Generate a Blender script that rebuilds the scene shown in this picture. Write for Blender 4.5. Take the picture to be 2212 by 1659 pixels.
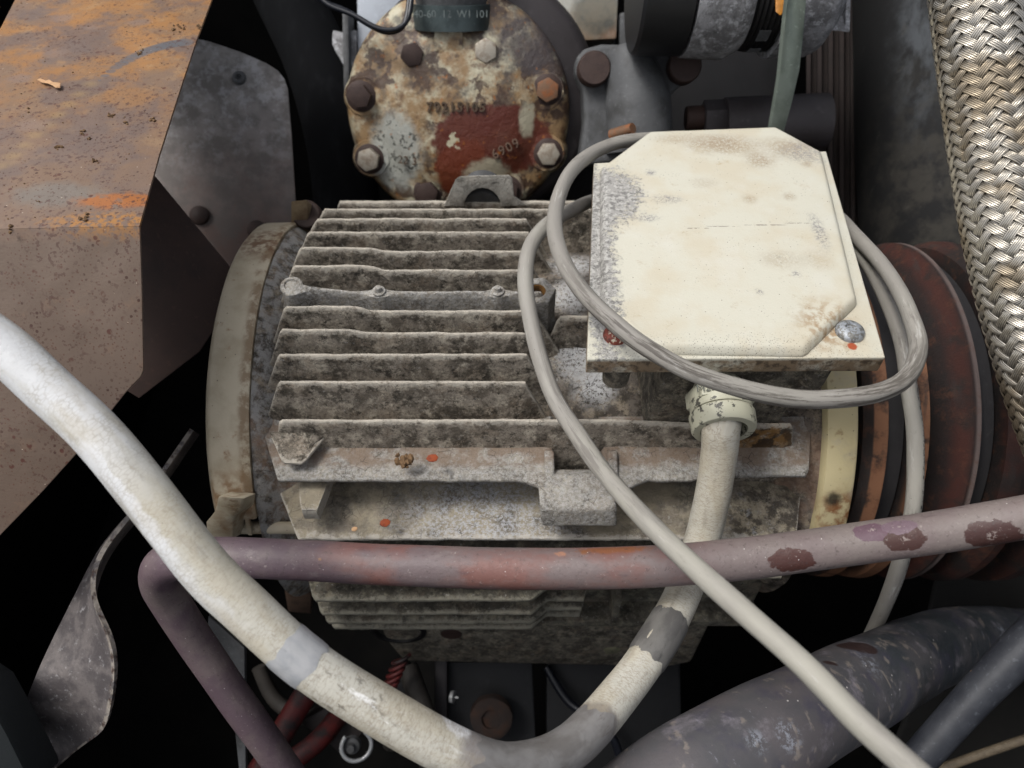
import bpy, bmesh, math, random
from mathutils import Vector, Matrix, noise as mnoise
R = math.radians
random.seed(7)
for o in list(bpy.data.objects): bpy.data.objects.remove(o)
scene = bpy.context.scene
COL = scene.collection

# ------------------------------------------------------------------ camera, world, sun, exposure
PITCH = 50.0
CAM = Vector((0.0, -39.5, 50.4))              # all modelling below is in centimetres
VIEW = Vector((0, math.cos(R(PITCH)), -math.sin(R(PITCH))))
UP = Vector((0, math.sin(R(PITCH)), math.cos(R(PITCH))))
F = 1671.0                                     # focal length for a frame 2212 wide
cd = bpy.data.cameras.new('camera'); cam = bpy.data.objects.new('camera', cd); COL.objects.link(cam)
cam.location = CAM * 0.01; cam.rotation_euler = (R(90 - PITCH), 0, 0)
cd.sensor_fit = 'HORIZONTAL'; cd.sensor_width = 36; cd.lens = 36 * F / 2212
cd.clip_start = 0.01; cd.clip_end = 50
cd.dof.use_dof = True; cd.dof.focus_distance = 0.43; cd.dof.aperture_fstop = 10.0
scene.camera = cam
w = bpy.data.worlds.new('World'); scene.world = w; w.use_nodes = True
nt = w.node_tree; bg = nt.nodes['Background']
sky = nt.nodes.new('ShaderNodeTexSky'); sky.sky_type = 'NISHITA'; sky.sun_disc = False
SUN_EL, SUN_AZ = 63.0, -98.0                   # azimuth clockwise from +Y (behind the motor)
sky.sun_elevation = R(SUN_EL); sky.sun_rotation = R(SUN_AZ)
sky.air_density = 0.7; sky.dust_density = 4.0; sky.ozone_density = 1.0
hs = nt.nodes.new('ShaderNodeHueSaturation'); hs.inputs['Saturation'].default_value = 0.35   # thin cloud: a paler sky
nt.links.new(sky.outputs[0], hs.inputs['Color']); nt.links.new(hs.outputs[0], bg.inputs[0]); bg.inputs[1].default_value = 0.15
sl = bpy.data.lights.new('sun', 'SUN'); sl.energy = 1.7; sl.angle = R(17); sl.color = (1.0, 0.985, 0.96)
so = bpy.data.objects.new('sun', sl); COL.objects.link(so)
sd = Vector((math.sin(R(SUN_AZ)) * math.cos(R(SUN_EL)), math.cos(R(SUN_AZ)) * math.cos(R(SUN_EL)), math.sin(R(SUN_EL))))
so.rotation_euler = sd.to_track_quat('Z', 'Y').to_euler(); so.location = (0, 0, 3)
scene.render.engine = 'CYCLES'
scene.view_settings.view_transform = 'Standard'; scene.view_settings.look = 'None'
scene.view_settings.exposure = 0.40; scene.view_settings.gamma = 1

# ------------------------------------------------------------------ measuring: a sight line meets a real plane
def ray(px, py):
    return VIEW + UP * ((829.5 - py) / F) + Vector(((px - 1106) / F, 0, 0))
def W(px, py, d=None, z=None, y=None, x=None, plane=None):
    r = ray(px, py)
    if d is not None: return CAM + r * d
    if z is not None: return CAM + r * ((z - CAM.z) / r.z)
    if y is not None: return CAM + r * ((y - CAM.y) / r.y)
    if x is not None: return CAM + r * ((x - CAM.x) / r.x)
    p, n = plane; return CAM + r * ((p - CAM).dot(n) / r.dot(n))
def Wcirc(py, rad):
    r = ray(1106, py); a = r.y**2 + r.z**2; b = 2 * (CAM.y * r.y + CAM.z * r.z); c = CAM.y**2 + CAM.z**2 - rad * rad
    D = b * b - 4 * a * c
    t = (-b - math.sqrt(max(D, 0))) / (2 * a)
    p = CAM + r * t
    return p.y, p.z, t
def V(*a): return Vector(a)
def nz(x, y=0, z=0): return mnoise.noise(Vector((x, y, z)))

# ------------------------------------------------------------------ materials
def lin(c):
    return tuple(((v / 255) / 12.92 if v / 255 <= 0.04045 else (((v / 255) + 0.055) / 1.055) ** 2.4) for v in c) + (1.0,)
class M:
    n = 0
    def __init__(s, name, base, rough=0.7, metal=0.0, spec=0.4):
        s.m = bpy.data.materials.new(name); s.m.use_nodes = True; s.t = s.m.node_tree
        s.b = s.t.nodes['Principled BSDF']; s.b.inputs['Specular IOR Level'].default_value = spec
        s.col = s.val4(base); s.r = s.valf(rough); s.mt = s.valf(metal); s.nrm = None; s._src = {}
    def N(s, k): return s.t.nodes.new(k)
    def L(s, a, b): s.t.links.new(a, b)
    def val4(s, c):
        n = s.N('ShaderNodeRGB'); n.outputs[0].default_value = lin(c); return n.outputs[0]
    def valf(s, v):
        n = s.N('ShaderNodeValue'); n.outputs[0].default_value = v; return n.outputs[0]
    def src(s, k='pos'):
        if k in s._src: return s._src[k]
        if k == 'pos':
            g = s.N('ShaderNodeNewGeometry'); m = s.N('ShaderNodeVectorMath'); m.operation = 'SCALE'
            s.L(g.outputs['Position'], m.inputs[0]); m.inputs['Scale'].default_value = 100; o = m.outputs[0]
        else:
            a = s.N('ShaderNodeAttribute'); a.attribute_name = k; o = a.outputs['Vector']
        s._src[k] = o; return o
    def attr(s, k):
        a = s.N('ShaderNodeAttribute'); a.attribute_name = k; return a.outputs['Fac']
    def vec(s, src='pos', stretch=None):
        v = s.src(src); M.n += 1
        m = s.N('ShaderNodeMapping'); s.L(v, m.inputs[0]); m.inputs['Location'].default_value = (M.n * 3.7 % 61, M.n * 7.3 % 53, M.n * 1.9 % 47)
        if stretch: m.inputs['Scale'].default_value = stretch
        return m.outputs[0]
    def mr(s, v, lo, hi):
        m = s.N('ShaderNodeMapRange'); m.interpolation_type = 'SMOOTHSTEP'; s.L(v, m.inputs[0])
        m.inputs[1].default_value = lo; m.inputs[2].default_value = hi; return m.outputs[0]
    def raw(s, scale, detail=5, rough=0.6, stretch=None, src='pos', distort=0.0):
        n = s.N('ShaderNodeTexNoise'); s.L(s.vec(src, stretch), n.inputs['Vector'])
        n.inputs['Scale'].default_value = scale; n.inputs['Detail'].default_value = detail
        n.inputs['Roughness'].default_value = rough; n.inputs['Distortion'].default_value = distort; return n.outputs[0]
    def noise(s, scale, lo, hi, **k): return s.mr(s.raw(scale, **k), lo, hi)
    def voro(s, scale, lo, hi, stretch=None, src='pos', feat='F1'):
        n = s.N('ShaderNodeTexVoronoi'); n.feature = feat; s.L(s.vec(src, stretch), n.inputs['Vector']); n.inputs['Scale'].default_value = scale
        return s.mr(n.outputs['Distance'], lo, hi)
    def mth(s, op, a, b=None, clamp=False):
        m = s.N('ShaderNodeMath'); m.operation = op; m.use_clamp = clamp
        for i, x in enumerate((a, b)):
            if x is None: continue
            if isinstance(x, (int, float)): m.inputs[i].default_value = x
            else: s.L(x, m.inputs[i])
        return m.outputs[0]
    def mul(s, *a):
        o = a[0]
        for x in a[1:]: o = s.mth('MULTIPLY', o, x)
        return o
    def inv(s, a): return s.mth('SUBTRACT', 1.0, a)
    def spot(s, c, r, soft=0.35, wob=(1.5, 0.5), sq=(1, 1, 1), src='pos'):
        # irregular patch round a point of the thing: distance plus noise
        a = s.N('ShaderNodeVectorMath'); a.operation = 'SUBTRACT'; s.L(s.src(src), a.inputs[0]); a.inputs[1].default_value = tuple(c)
        q = s.N('ShaderNodeVectorMath'); q.operation = 'MULTIPLY'; s.L(a.outputs[0], q.inputs[0]); q.inputs[1].default_value = sq
        l = s.N('ShaderNodeVectorMath'); l.operation = 'LENGTH'; s.L(q.outputs[0], l.inputs[0])
        d = s.mth('DIVIDE', l.outputs['Value'], r)
        if wob: d = s.mth('ADD', d, s.mth('MULTIPLY', s.mth('SUBTRACT', s.raw(wob[0], detail=4), 0.5), wob[1] * 2))
        return s.inv(s.mr(d, 1 - soft, 1 + soft))
    def px(s, px, py, d, rpx, **k): return s.spot(W(px, py, d=d), rpx * d / F, **k)
    def comp(s, axis, src='pos'):
        x = s.N('ShaderNodeSeparateXYZ'); s.L(s.src(src), x.inputs[0]); return x.outputs['XYZ'.index(axis)]
    def band(s, axis, a, b, soft=0.3, wob=None, src='pos'):
        c = s.comp(axis, src)
        if wob: c = s.mth('ADD', c, s.mth('MULTIPLY', s.mth('SUBTRACT', s.raw(wob[0]), 0.5), wob[1] * 2))
        return s.mul(s.mr(c, a - soft, a + soft), s.inv(s.mr(c, b - soft, b + soft)))
    def layer(s, c, mask, amt=1.0, rough=None, metal=None):
        if amt != 1.0: mask = s.mth('MULTIPLY', mask, amt)
        x = s.N('ShaderNodeMix'); x.data_type = 'RGBA'; s.L(mask, x.inputs[0]); s.L(s.col, x.inputs[6])
        x.inputs[7].default_value = lin(c); s.col = x.outputs[2]
        for k, v in (('r', rough), ('mt', metal)):
            if v is not None:
                f = s.N('ShaderNodeMix'); s.L(mask, f.inputs[0]); s.L(getattr(s, k), f.inputs[2]); f.inputs[3].default_value = v; setattr(s, k, f.outputs[0])
        return s
    def bump(s, h, strength=0.4, dist=0.05):
        b = s.N('ShaderNodeBump'); b.inputs['Strength'].default_value = strength; b.inputs['Distance'].default_value = dist * 0.01
        s.L(h, b.inputs['Height'])
        if s.nrm: s.L(s.nrm, b.inputs['Normal'])
        s.nrm = b.outputs[0]; return s
    def done(s):
        s.L(s.col, s.b.inputs['Base Color']); s.L(s.r, s.b.inputs['Roughness']); s.L(s.mt, s.b.inputs['Metallic'])
        if s.nrm: s.L(s.nrm, s.b.inputs['Normal'])
        return s.m
def flat(name, c, rough=0.6, metal=0.0, var=0.25, scale=1.2, bump=0.25, c2=None, bs=8):
    m = M(name, c, rough, metal)
    m.layer(c2 or tuple(v * 0.55 for v in c), m.noise(scale, 0.42, 0.68, detail=7), var * 2.2 if var < .45 else 1)
    m.layer(tuple(min(255, v * 1.28 + 5) for v in c), m.noise(scale * 5, 0.58, 0.72, detail=5), 0.5)
    m.bump(m.raw(bs, detail=6), bump, 0.06)
    return m.done()

# ------------------------------------------------------------------ mesh helpers
BASE = {}
class MB:
    def __init__(s): s.v = []; s.f = []; s.tube = []; s.tip = []
    def add(s, p, tip=0.0, tube=None):
        s.v.append(Vector(p)); s.tip.append(tip); s.tube.append(tube or (0, 0, 0)); return len(s.v) - 1
    def grid(s, rows, closed=False, tips=None, tubes=None, caps=False):
        n = len(rows[0]); i0 = len(s.v)
        for j, r in enumerate(rows):
            for k, p in enumerate(r):
                s.add(p, tips[j][k] if tips else 0.0, tubes[j][k] if tubes else None)
        for j in range(len(rows) - 1):
            for k in range(n if closed else n - 1):
                a = i0 + j * n + k; b = i0 + j * n + (k + 1) % n
                s.f.append((a, b, b + n, a + n))
        if caps:
            s.f.append(tuple(i0 + k for k in range(n))[::-1]); s.f.append(tuple(i0 + (len(rows) - 1) * n + k for k in range(n)))
        return s
    def box(s, a, b):
        x0, y0, z0 = [min(a[i], b[i]) for i in range(3)]; x1, y1, z1 = [max(a[i], b[i]) for i in range(3)]
        i = len(s.v)
        for p in ((x0,y0,z0),(x1,y0,z0),(x1,y1,z0),(x0,y1,z0),(x0,y0,z1),(x1,y0,z1),(x1,y1,z1),(x0,y1,z1)): s.add(p)
        for q in ((0,3,2,1),(4,5,6,7),(0,1,5,4),(1,2,6,5),(2,3,7,6),(3,0,4,7)): s.f.append(tuple(i + k for k in q))
        return s
    def prism(s, pts, off):
        # polygon pts (3-D) pushed along off
        n = len(pts); i = len(s.v); off = Vector(off)
        for p in pts: s.add(p)
        for p in pts: s.add(Vector(p) + off)
        s.f.append(tuple(range(i, i + n))); s.f.append(tuple(range(i + 2 * n - 1, i + n - 1, -1)))
        for k in range(n): s.f.append((i + k, i + n + k, i + n + (k + 1) % n, i + (k + 1) % n))
        return s
    def loft(s, A, B):
        n = len(A); i = len(s.v)
        for p in A: s.add(p)
        for p in B: s.add(p)
        s.f.append(tuple(range(i, i + n))); s.f.append(tuple(range(i + 2 * n - 1, i + n - 1, -1)))
        for k in range(n): s.f.append((i + k, i + n + k, i + n + (k + 1) % n, i + (k + 1) % n))
        return s
    def lathe(s, prof, o=(0, 0, 0), n=(0, 0, 1), seg=48, jit=0.0, closed_ends=True):
        fr = frame(o, n); rows = []
        for (a, r) in prof:
            rows.append([fr((r + jit * nz(a, 3 * math.cos(t), 3 * math.sin(t))) * math.cos(t), (r + jit * nz(a, 3 * math.cos(t), 3 * math.sin(t))) * math.sin(t), a) for t in [2 * math.pi * k / seg for k in range(seg)]])
        s.grid(rows, closed=True, caps=closed_ends); return s
    def ngon(s, o, n, r, h, sides=6, rot=0.0):
        fr = frame(o, n)
        A = [fr(r * math.cos(2 * math.pi * k / sides + rot), r * math.sin(2 * math.pi * k / sides + rot), 0) for k in range(sides)]
        B = [fr(r * math.cos(2 * math.pi * k / sides + rot), r * math.sin(2 * math.pi * k / sides + rot), h) for k in range(sides)]
        return s.loft(A, B)
    def tubes(s, pts, rad, seg=24, step=0.5, lump=0.0, flat=None):
        P, Rr = spline(pts, rad, step); rows = []; tb = []; ln = 0.0
        t = (P[1] - P[0]).normalized(); nrm = t.orthogonal().normalized()
        ref = VIEW * -1; nrm = (ref - t * ref.dot(t)).normalized()
        for i, p in enumerate(P):
            tt = (P[min(i + 1, len(P) - 1)] - P[max(i - 1, 0)]).normalized()
            nrm = (nrm - tt * nrm.dot(tt)).normalized(); bn = tt.cross(nrm)
            if i: ln += (p - P[i - 1]).length
            row = []; tr = []
            for k in range(seg):
                a = 2 * math.pi * k / seg; r = Rr[i] * (1 + lump * nz(ln * 0.25, math.cos(a) * 1.2, math.sin(a) * 1.2))
                row.append(p + nrm * (r * math.cos(a)) + bn * (r * math.sin(a))); tr.append((ln, r * math.cos(a), r * math.sin(a)))
            rows.append(row); tb.append(tr)
        s.grid(rows, closed=True, tubes=tb, caps=True); return s
def spline(pts, rad, step):
    pts = [Vector(p) for p in pts]; n = len(pts)
    if not isinstance(rad, (list, tuple)): rad = [rad] * n
    P = []; Q = []
    for i in range(n - 1):
        p0 = pts[max(i - 1, 0)]; p1 = pts[i]; p2 = pts[i + 1]; p3 = pts[min(i + 2, n - 1)]
        k = max(1, int((p2 - p1).length / step))
        for j in range(k):
            t = j / k
            P.append(0.5 * ((2 * p1) + (p2 - p0) * t + (2 * p0 - 5 * p1 + 4 * p2 - p3) * t * t + (3 * p1 - p0 - 3 * p2 + p3) * t**3))
            Q.append(rad[i] * (1 - t) + rad[i + 1] * t)
    P.append(pts[-1]); Q.append(rad[-1])
    for _ in range(3):
        P = [P[0]] + [(P[i - 1] + P[i] * 2 + P[i + 1]) / 4 for i in range(1, len(P) - 1)] + [P[-1]]
    return P, Q
def frame(o, n, up=None):
    o = Vector(o); n = Vector(n).normalized(); u = Vector(up) if up else (Vector((0, 0, 1)) if abs(n.z) < 0.95 else Vector((0, 1, 0)))
    x = u.cross(n).normalized(); y = n.cross(x)
    def fr(a, b, c=0.0): return o + x * a + y * b + n * c
    fr.mat = Matrix((x, y, n)).transposed()
    return fr
def mesh_of(mb, name, mat=None, bevel=0.0, segs=2, ang=38, smooth=True, base=Vector((0, 0, 0)), subdiv=0):
    me = bpy.data.meshes.new(name)
    me.from_pydata([tuple((v - base) * 0.01) for v in mb.v], [], mb.f)
    if any(t for t in mb.tip):
        a = me.attributes.new('tip', 'FLOAT', 'POINT'); a.data.foreach_set('value', mb.tip)
    if any(t[0] for t in mb.tube):
        a = me.attributes.new('tube', 'FLOAT_VECTOR', 'POINT'); a.data.foreach_set('vector', [c for t in mb.tube for c in t])
    bm = bmesh.new(); bm.from_mesh(me); bmesh.ops.recalc_face_normals(bm, faces=bm.faces)
    if bevel:
        ed = [e for e in bm.edges if len(e.link_faces) == 2 and e.calc_face_angle(0) > R(30)]
        bmesh.ops.bevel(bm, geom=ed, offset=bevel * 0.01, segments=segs, affect='EDGES', profile=0.6, clamp_overlap=True)
    bm.to_mesh(me); bm.free()
    if smooth:
        me.polygons.foreach_set('use_smooth', [True] * len(me.polygons))
        me.set_sharp_from_angle(angle=R(ang))
    if mat: me.materials.append(mat)
    me.update(); return me
def tag(o, label, cat, group=None, kind=None):
    if label: o['label'] = label
    if cat: o['category'] = cat
    if group: o['group'] = group
    if kind: o['kind'] = kind
    return o
def thing(name, label, cat, base, group=None):
    o = bpy.data.objects.new(name, None); COL.objects.link(o); o.empty_display_size = 0.02
    base = Vector(base); o.location = base * 0.01; BASE[o.name] = base
    return tag(o, label, cat, group)
def root_base(p):
    while p.parent: p = p.parent
    return BASE[p.name]
def part(parent, name, mb, mat, label=None, **k):
    me = mesh_of(mb, name, mat, base=root_base(parent), **k)
    o = bpy.data.objects.new(name, me); COL.objects.link(o); o.parent = parent
    if label: o['label'] = label
    return o
def single(name, mb, mat, label, cat, base=None, group=None, kind=None, **k):
    b = Vector(base) if base is not None else min(mb.v, key=lambda v: v.z).copy()
    me = mesh_of(mb, name, mat, base=b, **k)
    o = bpy.data.objects.new(name, me); COL.objects.link(o); o.location = b * 0.01; BASE[o.name] = b
    return tag(o, label, cat, group, kind)
def struct(name, mb, mat, **k): return single(name, mb, mat, None, None, kind='structure', **k)
def inst(parent, name, me, pos, n=(0, 0, 1), roll=0.0, scale=1.0, label=None, up=None):
    # a shared local mesh (axis Z, centimetres at origin) set down at a world point; the parent is a thing (an Empty, not rotated)
    o = bpy.data.objects.new(name, me); COL.objects.link(o); o.parent = parent
    o.location = (Vector(pos) - root_base(parent)) * 0.01
    m = frame((0, 0, 0), n, up).mat.to_4x4() @ Matrix.Rotation(roll, 4, 'Z')
    o.rotation_euler = m.to_euler(); o.scale = (scale,) * 3 if isinstance(scale, (int, float)) else scale
    if label: o['label'] = label
    return o
def sub(parent, name, me):
    o = bpy.data.objects.new(name, me); COL.objects.link(o); o.parent = parent; return o
def text_part(parent, name, body, size, pos, n, mat, up=None, ext=0.04, roll=0.0, bold=0.0, local=False, spacing=1.0):
    cu = bpy.data.curves.new(name, 'FONT'); cu.body = body; cu.size = size * 0.01; cu.extrude = ext * 0.01; cu.align_x = 'CENTER'; cu.align_y = 'CENTER'
    cu.resolution_u = 3; cu.offset = bold * 0.01; cu.space_character = spacing
    t = bpy.data.objects.new(name + '_src', cu); COL.objects.link(t)
    bpy.context.view_layer.update()
    me = bpy.data.meshes.new_from_object(t.evaluated_get(bpy.context.evaluated_depsgraph_get()))
    bpy.data.objects.remove(t); me.name = name; me.materials.clear(); me.materials.append(mat)
    return inst(parent, name, me, pos, n, roll, 1.0, None, up)
def poly(pp, **k): return [W(a, b, **k) for a, b in pp]

# ------------------------------------------------------------------ material library
def mottled(name, base, dark, light, oxide=(182, 180, 174), tipc=(188, 182, 172), tip=True, amt=1.0, extra=None):
    m = M(name, base, 0.82, 0.0, 0.3)
    m.layer(dark, m.noise(0.75, 0.44, 0.58, detail=9, rough=.7), 0.75 * amt)
    m.layer(light, m.noise(1.1, 0.49, 0.60, detail=10, rough=.75), 0.8 * amt)
    m.layer((132, 116, 98), m.noise(0.5, 0.50, 0.64, detail=8, rough=.65), 0.4 * amt)
    m.layer((40, 36, 30), m.noise(1.1, 0.53, 0.62, detail=10, rough=.78), 0.85 * amt)
    m.layer((58, 53, 45), m.mul(m.noise(0.55, 0.50, 0.60, detail=6, rough=.6), m.noise(2.6, .40, .52, detail=7, rough=.7)), 0.75 * amt)
    m.layer((48, 45, 40), m.noise(5.0, 0.54, 0.62, detail=7, rough=.8), 0.6 * amt)
    m.layer(oxide, m.noise(3.2, 0.585, 0.65, detail=9, rough=.8), 0.6)
    m.layer((30, 28, 26), m.voro(3.2, 0.19, 0.06), 0.5)
    if extra: extra(m)
    if tip:
        t = m.attr('tip')
        tt = m.mth('ADD', t, m.mth('MULTIPLY', m.mth('SUBTRACT', m.raw(1.7, detail=9, rough=.78), 0.5), 2.3))
        m.layer(tipc, m.mr(tt, 0.60, 0.98), 0.72)
    m.layer((40, 37, 34), m.mul(m.voro(1.6, 0.035, 0.008, feat='DISTANCE_TO_EDGE'), m.noise(0.6, .50, .62)), 0.6)
    m.bump(m.raw(1.3, detail=9, rough=.72), 0.9, 0.28).bump(m.raw(9, detail=5, rough=.7), 0.6, 0.06)
    return m.done()
def rot(m):
    d = Wcirc(935, 16.4)[2]
    m.layer((132, 96, 48), m.mul(m.px(1660, 935, d, 75, soft=.6, wob=(.9, .5), sq=(.7, 1, 1)), m.noise(1.2, .40, .54, detail=8)), .85)
    m.layer((34, 28, 24), m.mul(m.px(1620, 940, d, 85, soft=.6, wob=(.9, .5), sq=(.6, 1, 1)), m.noise(1.0, .46, .56, detail=8)), .85)
mat_fin = mottled('dirty_cast_aluminium', (144, 135, 122), (84, 76, 66), (184, 175, 158), tipc=(184, 177, 164), extra=rot)
def bodyx(m):
    for (x, y, r, sq) in ((1240, 570, 45, (1, .5, .5)), (1230, 640, 40, (1, 1, 1)), (1255, 760, 55, (1, .6, .6)), (1285, 830, 40, (1, 1, 1))):
        m.layer((192, 192, 191), m.mul(m.px(x, y, Wcirc(y, 13.4)[2], r, soft=.7, wob=(1, .5)), m.noise(5, .42, .50, detail=6, rough=.8)), 0.95)
    m.layer((158, 126, 104), m.mul(m.band('Y', -13.4, -9.5, .5), m.noise(.5, .35, .6)), 0.45)
    m.layer((156, 155, 152), m.mul(m.band('X', -17, -14.4, .5), m.noise(1.3, .42, .58, detail=9, rough=.75)), 0.75)
mat_body = mottled('motor_housing_metal', (112, 104, 95), (66, 60, 54), (150, 138, 120), tip=False, extra=bodyx)
def lug(m):
    m.layer((176, 175, 172), m.noise(4.5, .44, .58, detail=7, rough=.85), .6)
    m.layer((120, 102, 86), m.mul(m.band('Y', -12.5, -9, .35, wob=(.7, .6)), m.band('Z', 6, 11.2, .3), m.noise(.9, .34, .54, detail=8)), .8)
mat_lug = mottled('grainy_bare_aluminium', (140, 135, 126), (92, 86, 78), (172, 166, 152), tip=False, amt=.55, extra=lug)
def flow(m):
    m.layer((166, 155, 132), m.noise(.35, .40, .60), .6)
    m.layer((48, 42, 38), m.mul(m.px(1680, 1120, 49, 110, soft=.7, sq=(.8, 1, 1)), m.noise(1.1, .44, .56, detail=9, rough=.75)), .85)
    m.layer((184, 188, 194), m.mul(m.px(1640, 1090, 48, 70, soft=.7), m.noise(1.6, .54, .60, detail=8, rough=.75)), .8)
    m.layer((176, 178, 182), m.mul(m.px(1050, 1130, 48, 170, soft=.6, sq=(1, 1, 1)), m.noise(4.5, .44, .56, detail=6, rough=.8)), .8)
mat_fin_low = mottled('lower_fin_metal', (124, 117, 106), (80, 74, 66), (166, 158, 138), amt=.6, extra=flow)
mat_dark_fin = mottled('shaded_lower_fins', (96, 92, 82), (52, 49, 43), (136, 130, 112), tip=True, tipc=(140, 136, 122), amt=.8)  # darker copy of the fin metal, shade put into its colour

m = M('aged_cream_paint', (178, 167, 145), 0.55)
m.layer((148, 136, 112), m.noise(.5, .4, .7), .6)
m.layer((196, 182, 138), m.mul(m.mr(m.comp('X'), 18, 19), m.noise(.5, .25, .5)), .8)
m.layer((112, 88, 60), m.mul(m.band('X', -17.25, -16.5, .25, wob=(.8, .3)), m.noise(1.0, .40, .56, detail=8, rough=.7)), .75)
m.layer((122, 84, 46), m.noise(1.1, .60, .74, detail=7), .75)
m.layer((92, 54, 26), m.mul(m.px(575, 520, Wcirc(520, 15.2)[2], 60, soft=.6), m.noise(1.6, .42, .6)), .8)
m.layer((118, 84, 48), m.mul(m.px(500, 1085, Wcirc(1070, 15.2)[2], 60, soft=.6), m.noise(1.4, .35, .6)), .8)
m.layer((120, 66, 26), m.mul(m.px(1815, 1110, Wcirc(1110, 15.2)[2], 48, soft=.6), m.noise(1.2, .35, .55)), .9)
m.layer((30, 24, 18), m.px(1800, 1078, Wcirc(1078, 15.2)[2], 16, soft=.6, wob=(2, .7)), .9)
m.layer((36, 32, 26), m.voro(1.7, 0.09, 0.03), .8)
m.bump(m.raw(5, detail=6), .35, .06)
mat_cream = m.done()

m = M('worn_cream_lid_paint', (186, 183, 168), 0.5, 0, .4)
m.layer((182, 174, 154), m.noise(.28, .42, .64, detail=6), .8)
m.layer((190, 188, 176), m.noise(.4, .5, .7), .6)
lidz = 20.15
def lid(px_, py_, r, **k): return m.spot(W(px_, py_, z=lidz), r * 42 / F, **k)
m.layer((150, 128, 94), m.mul(m.noise(.9, .58, .74, detail=8, rough=.7), m.noise(9, .38, .6)), .75)
for (x, y, r, sq, a) in ((1560, 312, 60, (.75, 1.5, 1), .9), (1640, 345, 34, (1, 1, 1), .75), (1470, 300, 40, (.6, 2, 1), .5), (1700, 318, 50, (.7, 1.3, 1), .7), (1620, 430, 16, (1, 1, 1), .6), (1705, 425, 14, (1, 1, 1), .6), (1745, 355, 12, (1, 1, 1), .6), (1765, 560, 30, (1, 1, 1), .3), (1690, 560, 26, (.6, 1, 1), .4), (1520, 395, 20, (.7, 1, 1), .35)):
    m.layer((140, 122, 98), m.mul(lid(x, y, r, soft=.8, wob=(1.0, .6), sq=sq), m.noise(7, .36, .56, detail=6, rough=.8)), a)
# bare grey metal where the paint has flaked
gm = m.mth('ADD', lid(1335, 420, 60, soft=.9, wob=(.8, .5), sq=(1, .60, 1)), m.spot(W(1292, 560, z=19.7), 2.2, soft=.9, sq=(2.2, .22, 1)), True)
gm = m.mr(m.mth('ADD', gm, m.mth('MULTIPLY', m.mth('SUBTRACT', m.raw(3.6, detail=8, rough=.85), .5), 3.2)), .50, .62)
m.layer((142, 140, 136), gm, .95, rough=.6)
m.layer((92, 90, 87), m.mul(gm, m.noise(3.2, .50, .56, detail=4, rough=.65)), .7)
m.layer((174, 172, 166), m.mul(gm, m.noise(3.6, .52, .58, detail=4, rough=.65)), .75)
for (x, y, r, sq) in ((1395, 470, 14, (.5, 1, 1)), (1440, 430, 16, (.5, 1, 1)), (1405, 372, 12, (1, 1, 1)), (1720, 592, 10, (1, 1, 1)), (1640, 630, 9, (1, 1, 1)), (1770, 500, 30, (2, .5, 1)), (1740, 330, 45, (.8, 1, 1))):
    m.layer((124, 122, 122), m.mul(lid(x, y, r, soft=.7, sq=sq), m.noise(6, .49, .53, detail=7, rough=.9)), .9)
m.layer((84, 78, 70), m.voro(1.9, 0.085, 0.035), .85)
m.layer((96, 90, 80), m.mul(m.voro(5.5, 0.17, 0.08), m.noise(.7, .46, .6)), .75)
for (x, y, r_) in ((1500, 493, 1.0), (1560, 489, .9), (1650, 486, 1.3), (1720, 482, .9)):
    m.layer((110, 102, 94), m.mul(m.spot(W(x, y, z=lidz), r_, soft=.3, wob=(1.5, .3), sq=(1, 22, 1)), m.noise(3, .46, .54)), .75)
m.layer((70, 64, 58), m.mul(m.voro(9, .3, .12), m.mth('ADD', m.spot(W(1308, 600, z=lidz), 2.4, soft=.8, sq=(3, .5, 1)), m.spot(W(1560, 765, z=19.7), 6.5, soft=.5, sq=(.7, 6, 1)), True)), .8)
m.layer((132, 98, 52), m.mul(m.spot(W(1792, 698, z=20.1), 1.6, soft=.7, wob=(1, .3), sq=(1.0, 1.1, 1)), m.noise(2, .40, .62)), .75)
m.layer((150, 64, 28), m.spot(W(1841, 748, z=19.6), .26, soft=.2, wob=(3, .3)), .95)
# the vertical front rim is stained brown
m.layer((120, 100, 76), m.mul(m.band('Z', 16, 19.42, .10), m.noise(.8, .30, .52, detail=8, rough=.7)), .9)
m.layer((66, 56, 46), m.mul(m.band('Z', 16, 19.42, .10), m.noise(2.2, .48, .62, detail=8)), .8)
m.bump(m.inv(gm), .5, .03).bump(m.raw(9, detail=6, rough=.7), .3, .05).bump(m.raw(1.1, detail=5), .2, .15)
mat_lid = m.done()

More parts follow.
